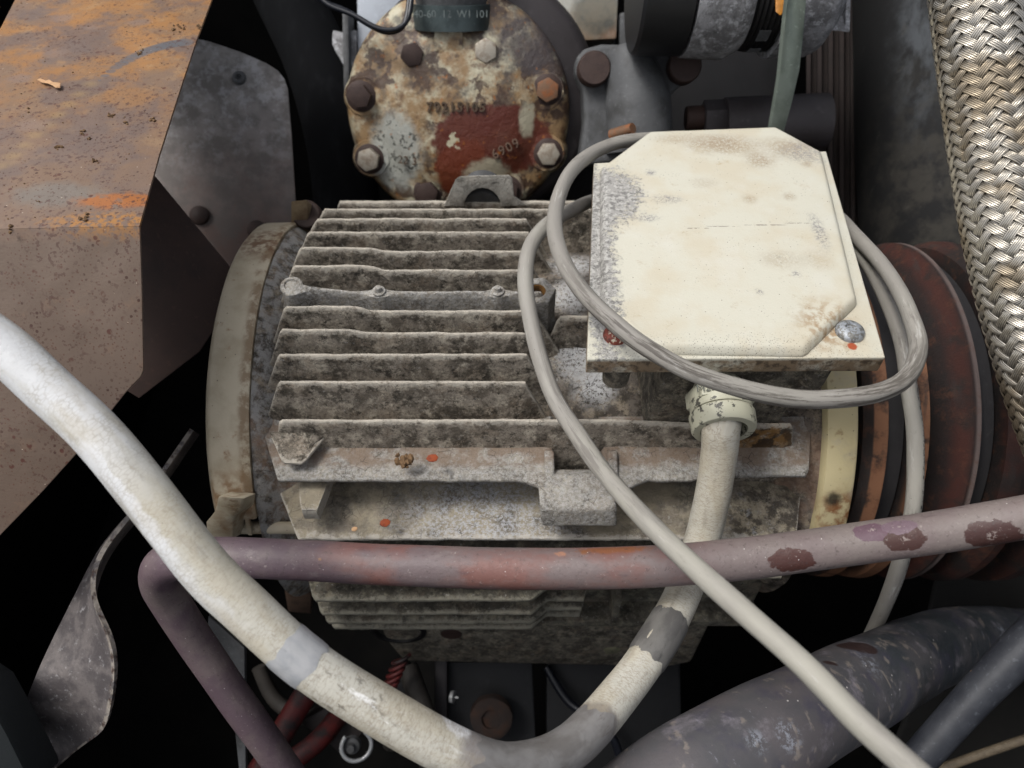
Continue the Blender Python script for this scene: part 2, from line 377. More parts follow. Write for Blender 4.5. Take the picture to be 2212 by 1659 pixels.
m = M('purple_brown_hose', (108, 96, 94), 0.5, 0, .45)
m.layer((86, 70, 78), m.mul(m.inv(m.mr(m.comp('X'), -14, 2)), m.noise(.35, .3, .6, src='tube')), .85)  # purple left end, its colour darkened further for shade on the lower leg
m.layer((116, 78, 70), m.mul(m.band('X', -10, 9, 3), m.noise(.35, .40, .62, src='tube', stretch=(.6, 1, 1))), .85)
m.layer((116, 107, 102), m.mul(m.mr(m.comp('X'), 8, 16), m.noise(.3, .35, .6)), .75)
m.layer((58, 44, 50), m.noise(1.1, .60, .72, detail=7, src='tube', stretch=(.25, 1, 1)), .5)
m.layer((122, 112, 110), m.noise(.9, .56, .7, detail=8, rough=.75, src='tube', stretch=(.6, 1, 1)), .6)
for (x, y, d, r, sq, c) in ((1712, 1212, 39.95, 36, (.85, 1.5, 1.5), (66, 36, 30)), (1615, 1170, 40.3, 22, (.7, 2.4, 2.4), (72, 42, 34)), (1950, 1162, 39.5, 38, (.95, 1.5, 1.5), (62, 36, 30)), (1880, 1146, 39.8, 32, (.95, 1.6, 1.6), (92, 70, 80)), (2148, 1160, 38.7, 46, (.85, 1.4, 1.4), (60, 34, 30)), (1945, 1140, 39.8, 28, (.8, 1.9, 1.9), (104, 86, 94))):
    m.layer(c, m.px(x, y, d, r * 1.16, soft=.05, wob=(2.4, .36), sq=sq), .92, rough=.42)
    m.layer((150, 138, 132), m.mul(m.px(x + 4, y - 2, d, r * .35, soft=.2, wob=(3, .6), sq=sq), m.noise(4, .5, .56)), .7)
for (x, y, r, sq, c) in ((1262, 1198, 10, (1, 1, 1), (124, 84, 54)), (1210, 1203, 11, (.6, 1.2, 1), (170, 120, 90)), (1320, 1184, 42, (.55, 3, 3), (124, 78, 50)), (690, 1206, 7, (1, 1, 1), (168, 126, 80))):
    m.layer(c, m.px(x, y, 41, r, soft=.3, wob=(3, .6), sq=sq), .9)
m.layer((196, 190, 186), m.voro(1.7, .07, .03, src='tube'), .8)
m.layer((70, 60, 58), m.noise(3.5, .56, .64, detail=7, rough=.75), .55)
m.layer((158, 148, 142), m.noise(4, .60, .67, detail=7, rough=.75), .5)
m.bump(m.raw(2.2, detail=8, rough=.7, src='tube'), .5, .1).bump(m.raw(12, detail=4), .35, .03)
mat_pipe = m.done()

def cable_mat(name, base, light, dark, crinkle=True):
    m = M(name, base, 0.6, 0, .35)
    m.layer(light, m.noise(.25, .45, .62, src='tube', stretch=(.4, 1, 1)), .7)
    m.layer(dark, m.noise(1.6, .55, .70, detail=8, rough=.7, src='tube', stretch=(.25, 1, 1)), .55)
    m.layer((60, 55, 50), m.voro(2.2, .07, .03, src='tube'), .8)
    return m
m = cable_mat('cream_power_cable_sheath', (178, 175, 164), (170, 164, 149), (132, 126, 115))
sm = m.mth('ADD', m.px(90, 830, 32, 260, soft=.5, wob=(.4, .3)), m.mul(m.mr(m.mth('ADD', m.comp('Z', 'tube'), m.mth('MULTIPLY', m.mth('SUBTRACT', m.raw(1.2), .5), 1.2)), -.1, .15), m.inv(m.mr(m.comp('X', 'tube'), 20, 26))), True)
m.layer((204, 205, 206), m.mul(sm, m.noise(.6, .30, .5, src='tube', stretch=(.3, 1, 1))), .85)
for (x, y, d, r, sq, c, a) in ((642, 1392, 32.8, 62, (1.0, 1.6, 1.6), (156, 158, 168), .9), (1110, 1630, 33.5, 120, (1.0, 1, 1), (124, 120, 120), .9), (1180, 1630, 35, 110, (1, 1, 1), (112, 108, 106), .9), (1270, 1590, 36.8, 90, (1, 1, 1), (108, 104, 103), .9), (1135, 1632, 33.8, 26, (.6, 1, 1), (170, 168, 160), .7),
                               (1420, 1385, 40, 42, (1, 1, 1), (104, 98, 100), .95), (975, 1580, 33.5, 40, (1, 1, 1), (212, 212, 212), .9), (1350, 1440, 39, 34, (1, 1, 1), (198, 198, 196), .8)):
    m.layer(c, m.px(x, y, d, r, soft=.15, wob=(1.2, .25), sq=sq), a)
m.layer((70, 64, 56), m.mul(m.px(760, 1520, 33, 130, soft=.6, sq=(1, 1, 1)), m.noise(2.0, .55, .62, detail=9, rough=.8, src='tube', stretch=(.5, 1, 1))), .8)
m.layer((226, 226, 224), m.mul(m.px(790, 1550, 33, 190, soft=.6), m.noise(1.5, .57, .63, detail=8, rough=.75, src='tube', stretch=(.3, 1, 1))), .8)
m.layer((132, 122, 106), m.mul(m.voro(3.6, .10, .02, src='tube', stretch=(1.7, .8, .8), feat='DISTANCE_TO_EDGE'), m.noise(.6, .40, .6)), .40)
m.layer((160, 148, 122), m.noise(.5, .46, .62, detail=8, src='tube', stretch=(.4, 1, 1)), .35)
wr = m.inv(m.mr(m.mth('ABSOLUTE', m.mth('SUBTRACT', m.raw(1.7, detail=3, src='tube', stretch=(3.4, .8, .8)), .5)), .0, .035))
m.layer((112, 100, 84), m.mul(wr, m.mr(m.comp('X', 'tube'), 12, 30)), .42)
m.bump(m.inv(wr), .3, .04)
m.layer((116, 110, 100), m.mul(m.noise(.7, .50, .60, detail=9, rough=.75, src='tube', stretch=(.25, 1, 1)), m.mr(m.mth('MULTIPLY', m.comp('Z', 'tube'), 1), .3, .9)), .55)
m.bump(m.voro(3.6, .5, .05, src='tube', stretch=(1.7, .8, .8)), .10, .04).bump(m.raw(.5, detail=4, src='tube'), .3, .25)
mat_cable = m.done()
m = cable_mat('grey_thin_cable_sheath', (134, 130, 123), (150, 147, 138), (86, 80, 74))
m.layer((152, 149, 138), m.mul(m.px(1560, 1300, 32, 520, soft=.5, wob=None), m.noise(.6, .3, .6, src='tube', stretch=(.3, 1, 1))), .85)
m.layer((66, 60, 54), m.mul(m.px(1620, 760, 40, 420, soft=.3, wob=None), m.noise(3.2, .47, .58, detail=8, rough=.75, src='tube', stretch=(.07, 1, 1))), .8)
m.layer((176, 174, 168), m.noise(2.4, .58, .70, detail=7, rough=.7, src='tube', stretch=(.12, 1, 1)), .7)
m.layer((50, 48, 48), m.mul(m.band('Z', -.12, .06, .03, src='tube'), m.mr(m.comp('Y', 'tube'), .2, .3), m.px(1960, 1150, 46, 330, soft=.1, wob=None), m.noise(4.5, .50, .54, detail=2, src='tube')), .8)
m.bump(m.raw(3.0, detail=8, rough=.7, src='tube', stretch=(.2, 1, 1)), .45, .08)
mat_thin = m.done()

zg = 25.0
m = M('rusty_steel_sheet', (104, 88, 76), 0.62, 0, .4)
up = m.mr(m.comp('Y'), -15, -7)
TOPF = m.mr(m.comp('Z'), zg - .7, zg - .15); far = m.mr(m.comp('Y'), W(100, 420, z=zg).y, W(100, 120, z=zg).y)
m.layer((112, 92, 78), TOPF, .8)
m.layer((124, 96, 68), m.mul(m.noise(.2, .36, .60, detail=8, rough=.65), TOPF), .75)
m.layer((146, 102, 54), m.mul(m.noise(.3, .40, .60, detail=9, rough=.72), TOPF, far), .85)
m.layer((150, 122, 88), m.mul(m.noise(.45, .52, .66, detail=9, rough=.75), TOPF), .5)
m.layer((96, 82, 76), m.mul(m.noise(.22, .46, .60, detail=8, rough=.65), TOPF), .8)
m.layer((100, 84, 76), m.mul(TOPF, m.inv(far)), .45)
m.layer((90, 74, 62), m.mul(m.noise(.14, .4, .62, detail=8), m.inv(TOPF)), .6)
m.layer((118, 94, 76), m.mul(m.noise(.5, .52, .68, detail=9, rough=.75), m.inv(TOPF)), .5)
gp = (W(200, 300, z=zg), V(0, 0, 1))
def gs(x, y, r, **k): return m.spot(W(x, y, z=zg), r * 44 / F, **k)
m.layer((106, 102, 96), gs(120, 420, 60, soft=.4, sq=(.7, 1.5, 1)), .7)
m.layer((148, 88, 38), m.mul(gs(252, 434, 60, soft=.35, wob=(.9, .7), sq=(.75, 2.4, 1)), m.noise(2, .36, .5)), .9)
m.layer((146, 88, 38), gs(300, 428, 30, soft=.3, wob=(.9, .5), sq=(.8, 2.2, 1)), .7)
m.layer((150, 104, 50), m.mul(gs(230, 478, 80, soft=.5, sq=(.7, 3.0, 1)), m.noise(3, .42, .55)), .9)
for k in range(16):
    t = k / 15; x = 395 - 180 * t; y = 92 + 6 * math.sin(t * 3) * (1 - t) + 82 * t * t; wdt = 17 * (1 - t) ** .5 + 3
    m.layer((84, 84, 87), gs(x, y, wdt, soft=.16, wob=(1.5, .12), sq=(.7, 1.0, 1)), .7)
for i in range(9):
    m.layer((140, 116, 80), gs(196 - i * 24, 182 + i * 22, 13, soft=.8, sq=(.8, 1, 1)), .45)
for (x, y, r) in ((135, 40, 20), (300, 48, 20), (120, 115, 22), (40, 170, 20), (70, 270, 26), (200, 60, 14)):
    m.layer((118, 100, 90), gs(x, y, r, soft=.6, wob=(.8, .6), sq=(.7, 1.1, 1)), .6)
m.layer((74, 36, 26), m.mul(m.voro(1.7, .30, .20), m.noise(.35, .44, .60), m.noise(2.5, .45, .55)), .85)
m.layer((82, 48, 36), m.mul(m.voro(4.5, .28, .14), m.noise(.5, .40, .55)), .75)
m.layer((206, 190, 170), m.voro(1.3, .05, .02), .8)
m.layer((146, 138, 136), m.mul(m.noise(3.5, .5, .6, detail=6), m.mr(m.mth('SUBTRACT', m.comp('X'), m.mth('MULTIPLY', m.comp('Y'), .0)), -18, -16.2)), .35)
m.layer((60, 34, 24), m.mul(m.voro(2.6, .26, .18), m.noise(.3, .46, .60), m.noise(2, .44, .52)), .9)
m.layer((74, 50, 42), m.mul(m.noise(3.2, .57, .61, detail=4), m.noise(.4, .40, .6)), .75)
m.bump(m.raw(.16, detail=2), .5, .9).bump(m.raw(5, detail=7, rough=.7), .4, .06)
mat_rust_sheet = m.done()

PZ = W(520, 330, d=68).z
m = M('grey_galvanised_plate', (140, 137, 134), 0.6, .15)
m.layer((84, 64, 56), m.inv(m.mr(m.mth('ADD', m.mth('MULTIPLY', m.comp('Z'), .9), m.mth('MULTIPLY', m.raw(.3), 6)), PZ - 3, PZ + 7)), .92)
m.layer((84, 80, 76), m.noise(.5, .42, .6, detail=7), .6)
m.layer((180, 180, 182), m.mul(m.noise(.8, .47, .62, detail=8, rough=.7), m.mr(m.comp('Z'), PZ - 3, PZ + 5)), .5)
m.layer((110, 80, 68), m.voro(1.2, .10, .04), .6)
m.bump(m.raw(6, detail=6), .3, .05)
mat_plate = m.done()
m = M('fan_blade_metal', (104, 98, 96), 0.6, .2)
m.layer((60, 56, 58), m.noise(.6, .40, .6, detail=7), .7)
m.layer((160, 158, 158), m.noise(2.0, .56, .68, detail=8, rough=.75), .7)
m.layer((60, 40, 30), m.mul(m.mr(m.attr('tip'), .4, .6), m.noise(3, .48, .56)), .8)
m.layer((166, 158, 146), m.mul(m.mr(m.attr('tip'), .4, .6), m.noise(1.6, .40, .56, detail=8)), .6)
m.bump(m.raw(3, detail=7), .5, .1)
mat_blade = m.done()

m = M('dirty_black_rubber_hose', (72, 71, 73), 0.5, 0, .45)
m.layer((84, 79, 80), m.mul(m.noise(.22, .4, .6), m.inv(m.mr(m.comp('X'), 14, 26))), .8)
m.layer((44, 50, 54), m.mul(m.noise(.3, .36, .6), m.mr(m.comp('X'), 17, 25)), .85)
m.layer((58, 56, 70), m.noise(.35, .52, .66, src='tube'), .6)
m.layer((150, 148, 158), m.noise(1.5, .60, .72, detail=9, rough=.75, src='tube', stretch=(1.4, .5, .5)), .75)
m.layer((128, 122, 128), m.noise(.35, .55, .7, detail=8, rough=.7, src='tube'), .6)
m.layer((196, 192, 186), m.voro(1.1, .07, .03, src='tube'), .8)
for (x, y, d, r, sq) in ((1850, 1400, 47.2, 40, (.9, 1.5, 1.5)), (1785, 1446, 44.3, 24, (.8, 1.4, 1.4)), (1938, 1458, 48.2, 24, (2.0, .8, .8)), (2045, 1366, 56.5, 26, (1.9, .8, .8)), (1820, 1490, 44.0, 20, (1, 1, 1)), (1600, 1560, 39.5, 16, (1, 1.5, 1.5))):
    m.layer((44, 30, 28), m.px(x, y, d, r, soft=.06, wob=(1.3, .25), sq=sq), .95)
for (x, y, d, r, sq) in ((1700, 1590, 39, 30, (1, 1, 1)), (2160, 1375, 60, 20, (1, 1, 1)), (1865, 1445, 45.8, 30, (.7, 1, 1)), (1640, 1600, 38, 26, (1, 1, 1)), (1900, 1500, 46.5, 30, (2.5, .5, .5))):
    m.layer((134, 138, 146), m.mul(m.px(x, y, d, r, soft=.5), m.noise(2.8, .48, .58, detail=7, rough=.75)), .75)
m.layer((132, 122, 112), m.mul(m.voro(.35, .06, .03, src='tube', stretch=(1.6, .5, .5), feat='DISTANCE_TO_EDGE'), m.noise(1.1, .54, .64)), .5)
m.bump(m.raw(1.2, detail=6, src='tube'), .3, .15).bump(m.raw(9, detail=5), .25, .04)
mat_hose = m.done()
m = M('slate_blue_hose', (44, 46, 51), 0.55)
m.layer((30, 32, 38), m.noise(.6, .4, .6, src='tube'), .7); m.layer((84, 88, 94), m.noise(2.5, .58, .7, src='tube', detail=8), .4)
m.layer((176, 140, 110), m.voro(.9, .06, .02, src='tube'), .8); m.bump(m.raw(5), .3, .05)
mat_hose2 = m.done()

m = M('weathered_compressor_paint', (180, 174, 150), 0.45, 0, .5)
D0 = 70
m.layer((132, 102, 64), m.noise(.30, .38, .55, detail=8, rough=.65), .9)
m.layer((88, 60, 38), m.noise(.7, .52, .66, detail=8, rough=.7), .8)
m.layer((62, 58, 56), m.noise(.35, .50, .62, detail=8, rough=.7), .7)
m.layer((58, 38, 30), m.mul(m.noise(.55, .50, .55, detail=8, rough=.6), m.noise(.2, .4, .5)), .85)
m.layer((66, 61, 62), m.mth('ADD', m.px(1130, 120, D0, 100, soft=.3, sq=(.8, 1.2, 1)), m.px(850, 150, D0, 45, soft=.4, sq=(.6, 1, 1)), True), .85)
m.layer((160, 162, 154), m.px(855, 330, D0, 55, soft=.25, wob=(1.2, .35), sq=(1, .55, .7)), .9)
m.layer((40, 40, 36), m.mul(m.px(855, 320, D0, 60, soft=.3), m.noise(2.2, .55, .60, detail=5)), .8)
m.layer((84, 32, 18), m.px(1060, 300, D0, 96, soft=.06, wob=(.8, .3), sq=(.72, 1.3, 1.3)), .95)
m.layer((98, 42, 20), m.px(1000, 370, D0, 60, soft=.08, wob=(.8, .3), sq=(1, .9, .9)), .95)
m.layer((178, 172, 146), m.px(986, 304, D0, 25, soft=.05, wob=(.9, .9), sq=(1.2, .9, .9)), .98)
m.layer((164, 154, 126), m.px(968, 90, D0, 34, soft=.2, wob=(1, .5), sq=(1.2, .8, .8)), .9)
m.layer((96, 56, 44), m.px(950, 180, D0, 40, soft=.1, wob=(1.2, .5)), .9)
m.layer((174, 168, 142), m.px(955, 195, D0, 18, soft=.3, sq=(1.3, .7, .7)), .8)
m.layer((174, 169, 146), m.px(1095, 185, D0, 30, soft=.4, sq=(1.3, .8, .8)), .85)
m.layer((174, 169, 146), m.px(1135, 255, D0, 26, soft=.2, wob=(1, .4), sq=(1.3, .6, .6)), .85)
m.layer((92, 54, 38), m.px(1112, 216, D0, 20, soft=.1, wob=(1.6, .4)), .9)
m.layer((160, 154, 132), m.px(1060, 378, D0, 40, soft=.2, wob=(1.3, .4), sq=(.7, 1.2, 1.2)), .85)
m.layer((150, 92, 36), m.noise(1.5, .62, .7, detail=6), .8)
m.bump(m.noise(.30, .38, .55, detail=8, rough=.65), .35, .08).bump(m.raw(1.5, detail=8, rough=.7), .6, .22).bump(m.raw(8), .4, .05)
mat_comp = m.done()

mat_rustbolt = flat('rust_brown_bolt', (62, 48, 43), .6, .2, c2=(46, 34, 32), scale=1.5, bump=.5)
mat_greybolt = flat('worn_steel_bolt', (168, 160, 146), .45, .5, c2=(110, 84, 60), scale=2, bump=.5)
mat_orangebolt = flat('orange_rust_bolt', (110, 84, 64), .6, .2, c2=(150, 80, 30), scale=1.5, bump=.4)
mat_dark = flat('oily_black_steel', (22, 21, 22), .55, .2, scale=.5)
mat_darkcast = flat('dark_grey_casting', (78, 79, 80), .65, .05, c2=(42, 41, 38), scale=.6, bump=.7, bs=3)
mat_purplecast = flat('purple_grey_casting', (54, 50, 51), .55, .05, c2=(34, 30, 29), scale=.3, bump=.3, bs=4)
mat_greypaint = flat('pale_grey_paint', (158, 164, 172), .5, 0, c2=(128, 130, 134), scale=.3, bump=.15)
mat_blackplastic = flat('black_plastic', (24, 25, 27), .5, 0, var=.1, scale=.5, bump=.1)
mat_alu = M('sandcast_aluminium', (150, 150, 152), .6, .1)
mat_alu.layer((92, 91, 91), mat_alu.noise(.5, .42, .58, detail=9, rough=.75), .75); mat_alu.layer((190, 191, 194), mat_alu.noise(1.6, .52, .60, detail=8, rough=.8), .8)
mat_alu.layer((70, 68, 66), mat_alu.noise(2.4, .54, .60, detail=8, rough=.8), .6); mat_alu.bump(mat_alu.raw(4, detail=7, rough=.75), .8, .12); mat_alu = mat_alu.done()
mat_green = flat('greenish_zinc_bracket', (134, 144, 134), .45, .3, c2=(96, 106, 96), scale=.5, bump=.2)
mat_brown = flat('dark_brown_rust', (54, 38, 32), .7, 0, c2=(32, 25, 22), scale=.4)
m = M('bay_shade_black', (6, 6, 6), .95, 0, .1); m.layer((12, 11, 10), m.noise(.2, .4, .6), .8); mat_bay = m.done()  # near-black colour stands in for the deep shade of the bay
mat_wire = flat('black_wire', (22, 24, 30), .3, 0, var=.05, bump=.05)
mat_rail = mottled('mounting_rail_metal', (112, 106, 94), (66, 62, 55), (146, 138, 120), tip=False)
mat_red = flat('faded_red_paint', (84, 26, 24), .6, 0, var=.6, c2=(30, 26, 26), scale=.5, bump=.2)
mat_chip = flat('orange_sealing_lacquer', (132, 58, 22), .75, 0, c2=(84, 28, 14), var=.3, scale=3, bump=.3)
mat_leaf = flat('dry_leaf', (188, 150, 112), .8, 0, c2=(150, 112, 80), scale=3)
mat_crumb = flat('soil_crumb', (108, 84, 58), .9, 0, c2=(60, 44, 32), scale=4, bump=.6)
mat_white = flat('pale_washer_metal', (176, 178, 178), .4, .4, scale=1)
mat_gland = M('chipped_cream_gland_paint', (168, 166, 146), .5)
mat_gland.layer((52, 50, 46), mat_gland.noise(1.3, .565, .60, detail=7, rough=.7), .9); mat_gland.bump(mat_gland.raw(6), .3, .04)
mat_gland = mat_gland.done()
mat_ink = flat('grey_ink', (86, 88, 80), .6, 0, var=.3, scale=8, bump=0)
mat_thread = flat('rusty_thread', (120, 86, 44), .6, .3, c2=(70, 48, 28), scale=2)
mat_screw = M('pitted_zinc_screw', (150, 154, 158), .45, .4)
mat_screw.layer((96, 92, 82), mat_screw.noise(4, .48, .58, detail=6), .8); mat_screw.bump(mat_screw.raw(9), .6, .06); mat_screw = mat_screw.done()
mat_rscrew = M('rust_red_screw', (128, 62, 48), .5, .1)
mat_rscrew.layer((70, 36, 30), mat_rscrew.noise(2, .45, .6), .8); mat_rscrew.layer((206, 196, 172), mat_rscrew.noise(3, .56, .6), .9); mat_rscrew.bump(mat_rscrew.raw(7), .6, .06); mat_rscrew = mat_rscrew.done()
m = M('rusted_pulley', (38, 31, 28), .75)
for c in (24.2, 26.9):
    m.layer((132, 92, 66), m.mul(m.band('X', c - .45, c + .45, .08), m.noise(.5, .34, .5)), .9)
m.layer((70, 34, 26), m.mul(m.band('X', 28.6, 30.1, .3), m.noise(.6, .3, .55)), .8)
m.layer((128, 112, 106), m.band('X', 30.3, 30.7, .12), .6)
m.layer((62, 32, 25), m.mul(m.mr(m.comp('X'), 31, 32), m.noise(.35, .40, .6)), .8)
m.layer((26, 23, 22), m.inv(m.mr(m.mth('LENGTH_' if False else 'ADD', m.mth('POWER', m.comp('Y'), 2), m.mth('POWER', m.comp('Z'), 2)), 150, 172)), .85)
m.layer((92, 56, 38), m.noise(.9, .50, .66, detail=9, rough=.75), .45)
m.layer((50, 46, 44), m.noise(.8, .55, .7, stretch=(2, .3, .3)), .6)
m.bump(m.raw(7, detail=6), .6, .06)
mat_pulley = m.done()
mat_belt = flat('worn_drive_belt', (46, 44, 44), .7, 0, c2=(30, 28, 28), scale=.5)
m = M('braided_steel_wire', (200, 194, 182), .30, .85, .5)
m.layer((140, 120, 88), m.noise(.3, .46, .60, detail=7), .65, rough=.5)
m.layer((96, 84, 66), m.noise(.8, .56, .7, detail=7), .4)
wv = m.N('ShaderNodeTexWave'); wv.wave_type = 'BANDS'; wv.bands_direction = 'Y'; m.L(m.src('tube'), wv.inputs['Vector']); wv.inputs['Scale'].default_value = 3.3 * .94
m.layer((60, 54, 46), m.inv(m.mr(wv.outputs['Fac'], .0, .35)), .75)
m.bump(wv.outputs['Fac'], .8, .03)
mat_braid = m.done()
mat_core = flat('dark_hose_core', (26, 24, 22), .6, 0, bump=.1)

# ------------------------------------------------------------------ the setting: the machine bay
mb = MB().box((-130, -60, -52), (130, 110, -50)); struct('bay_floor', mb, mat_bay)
mb = MB().box((-130, 62, -50), (130, 64, 46)); struct('bay_wall_back', mb, mat_bay)  # back wall, raised to cut light and darken the depth
mb = MB().box((-62, -60, -50), (-60, 62, 22)); struct('light_block_left', mb, mat_bay)  # out-of-view wall added to block low sky light
mb = MB().box((64, -60, -50), (66, 62, 22)); struct('light_block_right', mb, mat_bay)  # added out of view to keep horizon light off the right side
mb = MB().box((-60, -46, -50), (64, -44, -6)); struct('light_block_front', mb, mat_bay)  # unseen low wall, put in to stop light from the front

# ------------------------------------------------------------------ electric motor
motor = thing('electric_motor', 'finned grey cast electric motor with cream end rings and a cream terminal box', 'motor', (1.5, 0, -16))
XL, XR = -16.6, 19.8
rows = []; R0 = 13.3
prof = [(-16.6, 14.9), (-16.2, 14.7), (-15.3, 13.9), (-14.2, 13.4), (-12, R0), (2, R0), (4, R0), (16, R0), (18, 13.7), (19.8, 14.6)]
def body_r(x):
    for (a, ra), (b, rb) in zip(prof, prof[1:]):
        if a <= x <= b: return ra + (rb - ra) * (x - a) / (b - a)
    return prof[-1][1]
N = 140; nx = 120
for i in range(nx + 1):
    x = XL + (XR - XL) * i / nx; row = []
    for k in range(N):
        t = 2 * math.pi * k / N; r = body_r(x) + .12 * nz(x * .6, 6 * math.cos(t), 6 * math.sin(t))
        row.append(V(x, r * math.cos(t), r * math.sin(t)))
    rows.append(row)
part(motor, 'housing', MB().grid(rows, closed=True, caps=True), mat_body, ang=60)

def fin(z_of, y0, x0, x1, slopeL, slopeR, zb, th=(.26, .13), horiz=False, name='cooling_fin', mat=mat_fin, seed=0, tipth=None, step=.22, lab=None):
    """vertical plate at y0 whose tip height is z_of(x); horiz turns it into a shelf at z=y0 reaching out to y=-z_of(x)"""
    rows = []; tips = []
    n = int((x1 + slopeR - x0 + slopeL) / step)
    for i in range(n + 1):
        x = x0 - slopeL + (x1 + slopeR - x0 + slopeL) * i / n
        zt = z_of(x)
        if x < x0: zt = zb + (zt - zb) * max(0.02, 1 - (x0 - x) / slopeL)
        if x > x1: zt = zb + (zt - zb) * max(0.02, 1 - (x - x1) / slopeR)
        zt += .05 * nz(x * .9, seed * 3.1) + .035 * nz(x * 3.3, seed * 1.7); wv_ = .05 * nz(x * .5, seed * 7.7, 3)
        tt = tipth(x) if tipth else th[1]; tb = max(th[0], tt)
        tt += .02 * nz(x * 2.5, seed * 5.3)
        zm = zt - .5 * (1 if zt - zb > .8 else .3)
        z3 = zt - min(1.5, (zt - zb) * .5); z4 = zt - min(2.6, (zt - zb) * .8); rr_ = .03 * nz(x * 1.4, seed, 8); t3 = tt + .07 + rr_; t4 = tt + .24 + rr_; tb = max(tb, tt + .55)
        cs = [(-tb, zb), (-t4, z4), (-t3, z3), (-tt - .02, zm), (-tt, zt - .08), (-tt * .55, zt), (tt * .55, zt), (tt, zt - .08), (tt + .02, zm), (t3, z3), (t4, z4), (tb, zb)]
        tp = [0, 0, .15, .5, .9, 1, 1, .9, .5, .15, 0, 0]
        if horiz: rows.append([V(x, -b, y0 + a + wv_) for a, b in cs])
        else: rows.append([V(x, y0 + a + wv_, b) for a, b in cs])
        tips.append(tp)
    return part(motor, name, MB().grid(rows, closed=False, tips=tips), mat, lab, ang=50)
RT = 16.8
def tip_at(py, rad=RT): return Wcirc(py, rad)
def step_profile(zt, xr, rise, wd=1.2):
    def f(x):
        t = min(1, max(0, (x - xr) / wd)); t = t * t * (3 - 2 * t)
        return zt + rise * (1 - t)
    return f
fins = [(452, -13.6, 12, 0, 0), (473, -13.7, 1.0, 0, 0), (501.5, -13.9, 1.1, 0, 0), (543, -14.0, .7, .3, -9.5), (584, -14.1, 1.0, .38, -9.3),
        (672, -14.2, 1.4, .38, -9.8), (719.5, -14.3, .8, .30, -10.2), (766, -14.4, .9, 0, 0), (825, -14.3, .8, 0, 0)]
TIPS = {}
for i, (py, x0, x1, rise, xr) in enumerate(fins):
    yy, zz, dd = tip_at(py); TIPS[py] = (yy, zz, dd)
    zb = math.sqrt(max(R0 ** 2 - yy ** 2, 4)) - .5
    sl = 2.1 if i > 1 else 2.6
    fin(step_profile(zz, xr, rise) if rise else (lambda x, zz=zz: zz), yy, x0, x1, sl, 2.0, zb, seed=i + 1)
# silhouette fin at the back with the lifting lug
y0_, z0_, d0_ = 10.4, 13.0, 0
fin(lambda x: 13.25, 10.3, -13.5, 13, 2.6, 1.5, 7.0, seed=30, th=(.3, .2))
for k, yk in enumerate((11.9, 13.2)):
    fin(lambda x, k=k: 11.3 - 1.9 * k, yk, -13, 14, 2, 2, 4, seed=33 + k)
# tall fin in front of the box, running the full length
yF, zF, dF = tip_at(908)
fin(lambda x: zF + (-.35 * max(0, min(1, (x - 6) / 6))), yF, -14.2, 17.2, 1.6, 1.4, math.sqrt(max(R0**2 - yF**2, 4)) - .6, seed=11, th=(.26, .14), lab='long weathered fin below the cable gland')
# shelf fins on the front quadrant
yL, zL, dL = tip_at(1040)
def lugfin(x):
    b = -yL
    if 1.2 < x < 9.4: b += .0
    return b
lx0, lx1 = W(1168, 1060, y=-15).x, W(1340, 1060, y=-15).x
fin(lambda x: -yL + .9 * max(0, min(1, (x - lx0 + 1.2) / 1.1)) * .5, zL, -14.4, lx0 + .95, 2.0, .06, 9.0, horiz=True, seed=12, th=(.34, .18), mat=mat_lug, lab='left run of the front shelf fin')
fin(lambda x: -yL + .55 * max(0, min(1, (lx1 + 2.0 - x) / 1.3)) - .35 * max(0, min(1, (x - 11) / 1.5)), zL, lx1 - .75, 18.3, .06, 1.2, 9.0, horiz=True, seed=62, th=(.34, .18), mat=mat_lug, lab='right run of the front shelf fin')
yM, zM, dM = tip_at(1166)
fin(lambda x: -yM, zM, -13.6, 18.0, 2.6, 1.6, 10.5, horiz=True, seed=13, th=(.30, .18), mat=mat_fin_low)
def low_step(base, drop, xs):
    return lambda x: base - drop * min(1, max(0, (x - xs) / 1.2))
for k, (zz, yt) in enumerate(((3.2, 16.6), (.4, 16.9), (-1.9, 16.85), (-3.9, 16.65), (-5.8, 16.3))):
    f = (lambda x, yt=yt: yt) if k == 0 else low_step(yt, 1.0, 1.4)
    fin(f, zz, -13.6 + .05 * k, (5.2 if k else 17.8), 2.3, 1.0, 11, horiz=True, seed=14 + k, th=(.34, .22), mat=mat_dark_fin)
# lower right casting: a plain skirt and a web
part(motor, 'skirt', MB().box((4.6, -13.6, -10), (19, -11.5, -2.2)), mat_dark_fin, bevel=.3)
part(motor, 'web', MB().box((7.4, -15.8, -6.0), (7.9, -13, -1.5)), mat_dark_fin, bevel=.1)
part(motor, 'foot_plate', MB().box((-13.0, -15.2, -8.0), (19.0, -11.0, -7.0)), mat_dark_fin, bevel=.15)

# nameplate fin with rivets and bosses
yN, zN, dN = tip_at(628)
def nth(x):
    r = .13
    for c, a, s in ((-14.0, .45, .9), (W(818, 628, d=dN).x, .30, .75), (W(1075, 628, d=dN).x, .28, .75)):
        r += a * math.exp(-((x - c) / s) ** 2)
    return r
fin(lambda x: zN + .35 * max(0, min(1, (-10.2 - x) / 2.2)) - .12, yN, -14.3, 1.9, 1.5, 1.6, 12.3, seed=40, th=(.22, .13), tipth=nth, step=.15, mat=mat_lug, lab='broader fin with rivets and screw bosses along its edge', name='nameplate_fin')
p = V(W(629, 604, d=dN).x, yN + .25, zN + .28)
ms = MB().lathe([(-3.2, .74), (-.08, .72), (0, .64), (.02, .46), (-.10, .40), (-.12, .02)], seg=28, jit=.02)
inst(motor, 'screw_boss', mesh_of(ms, 'screw_boss', mat_lug), p, (0, -.15, 1))
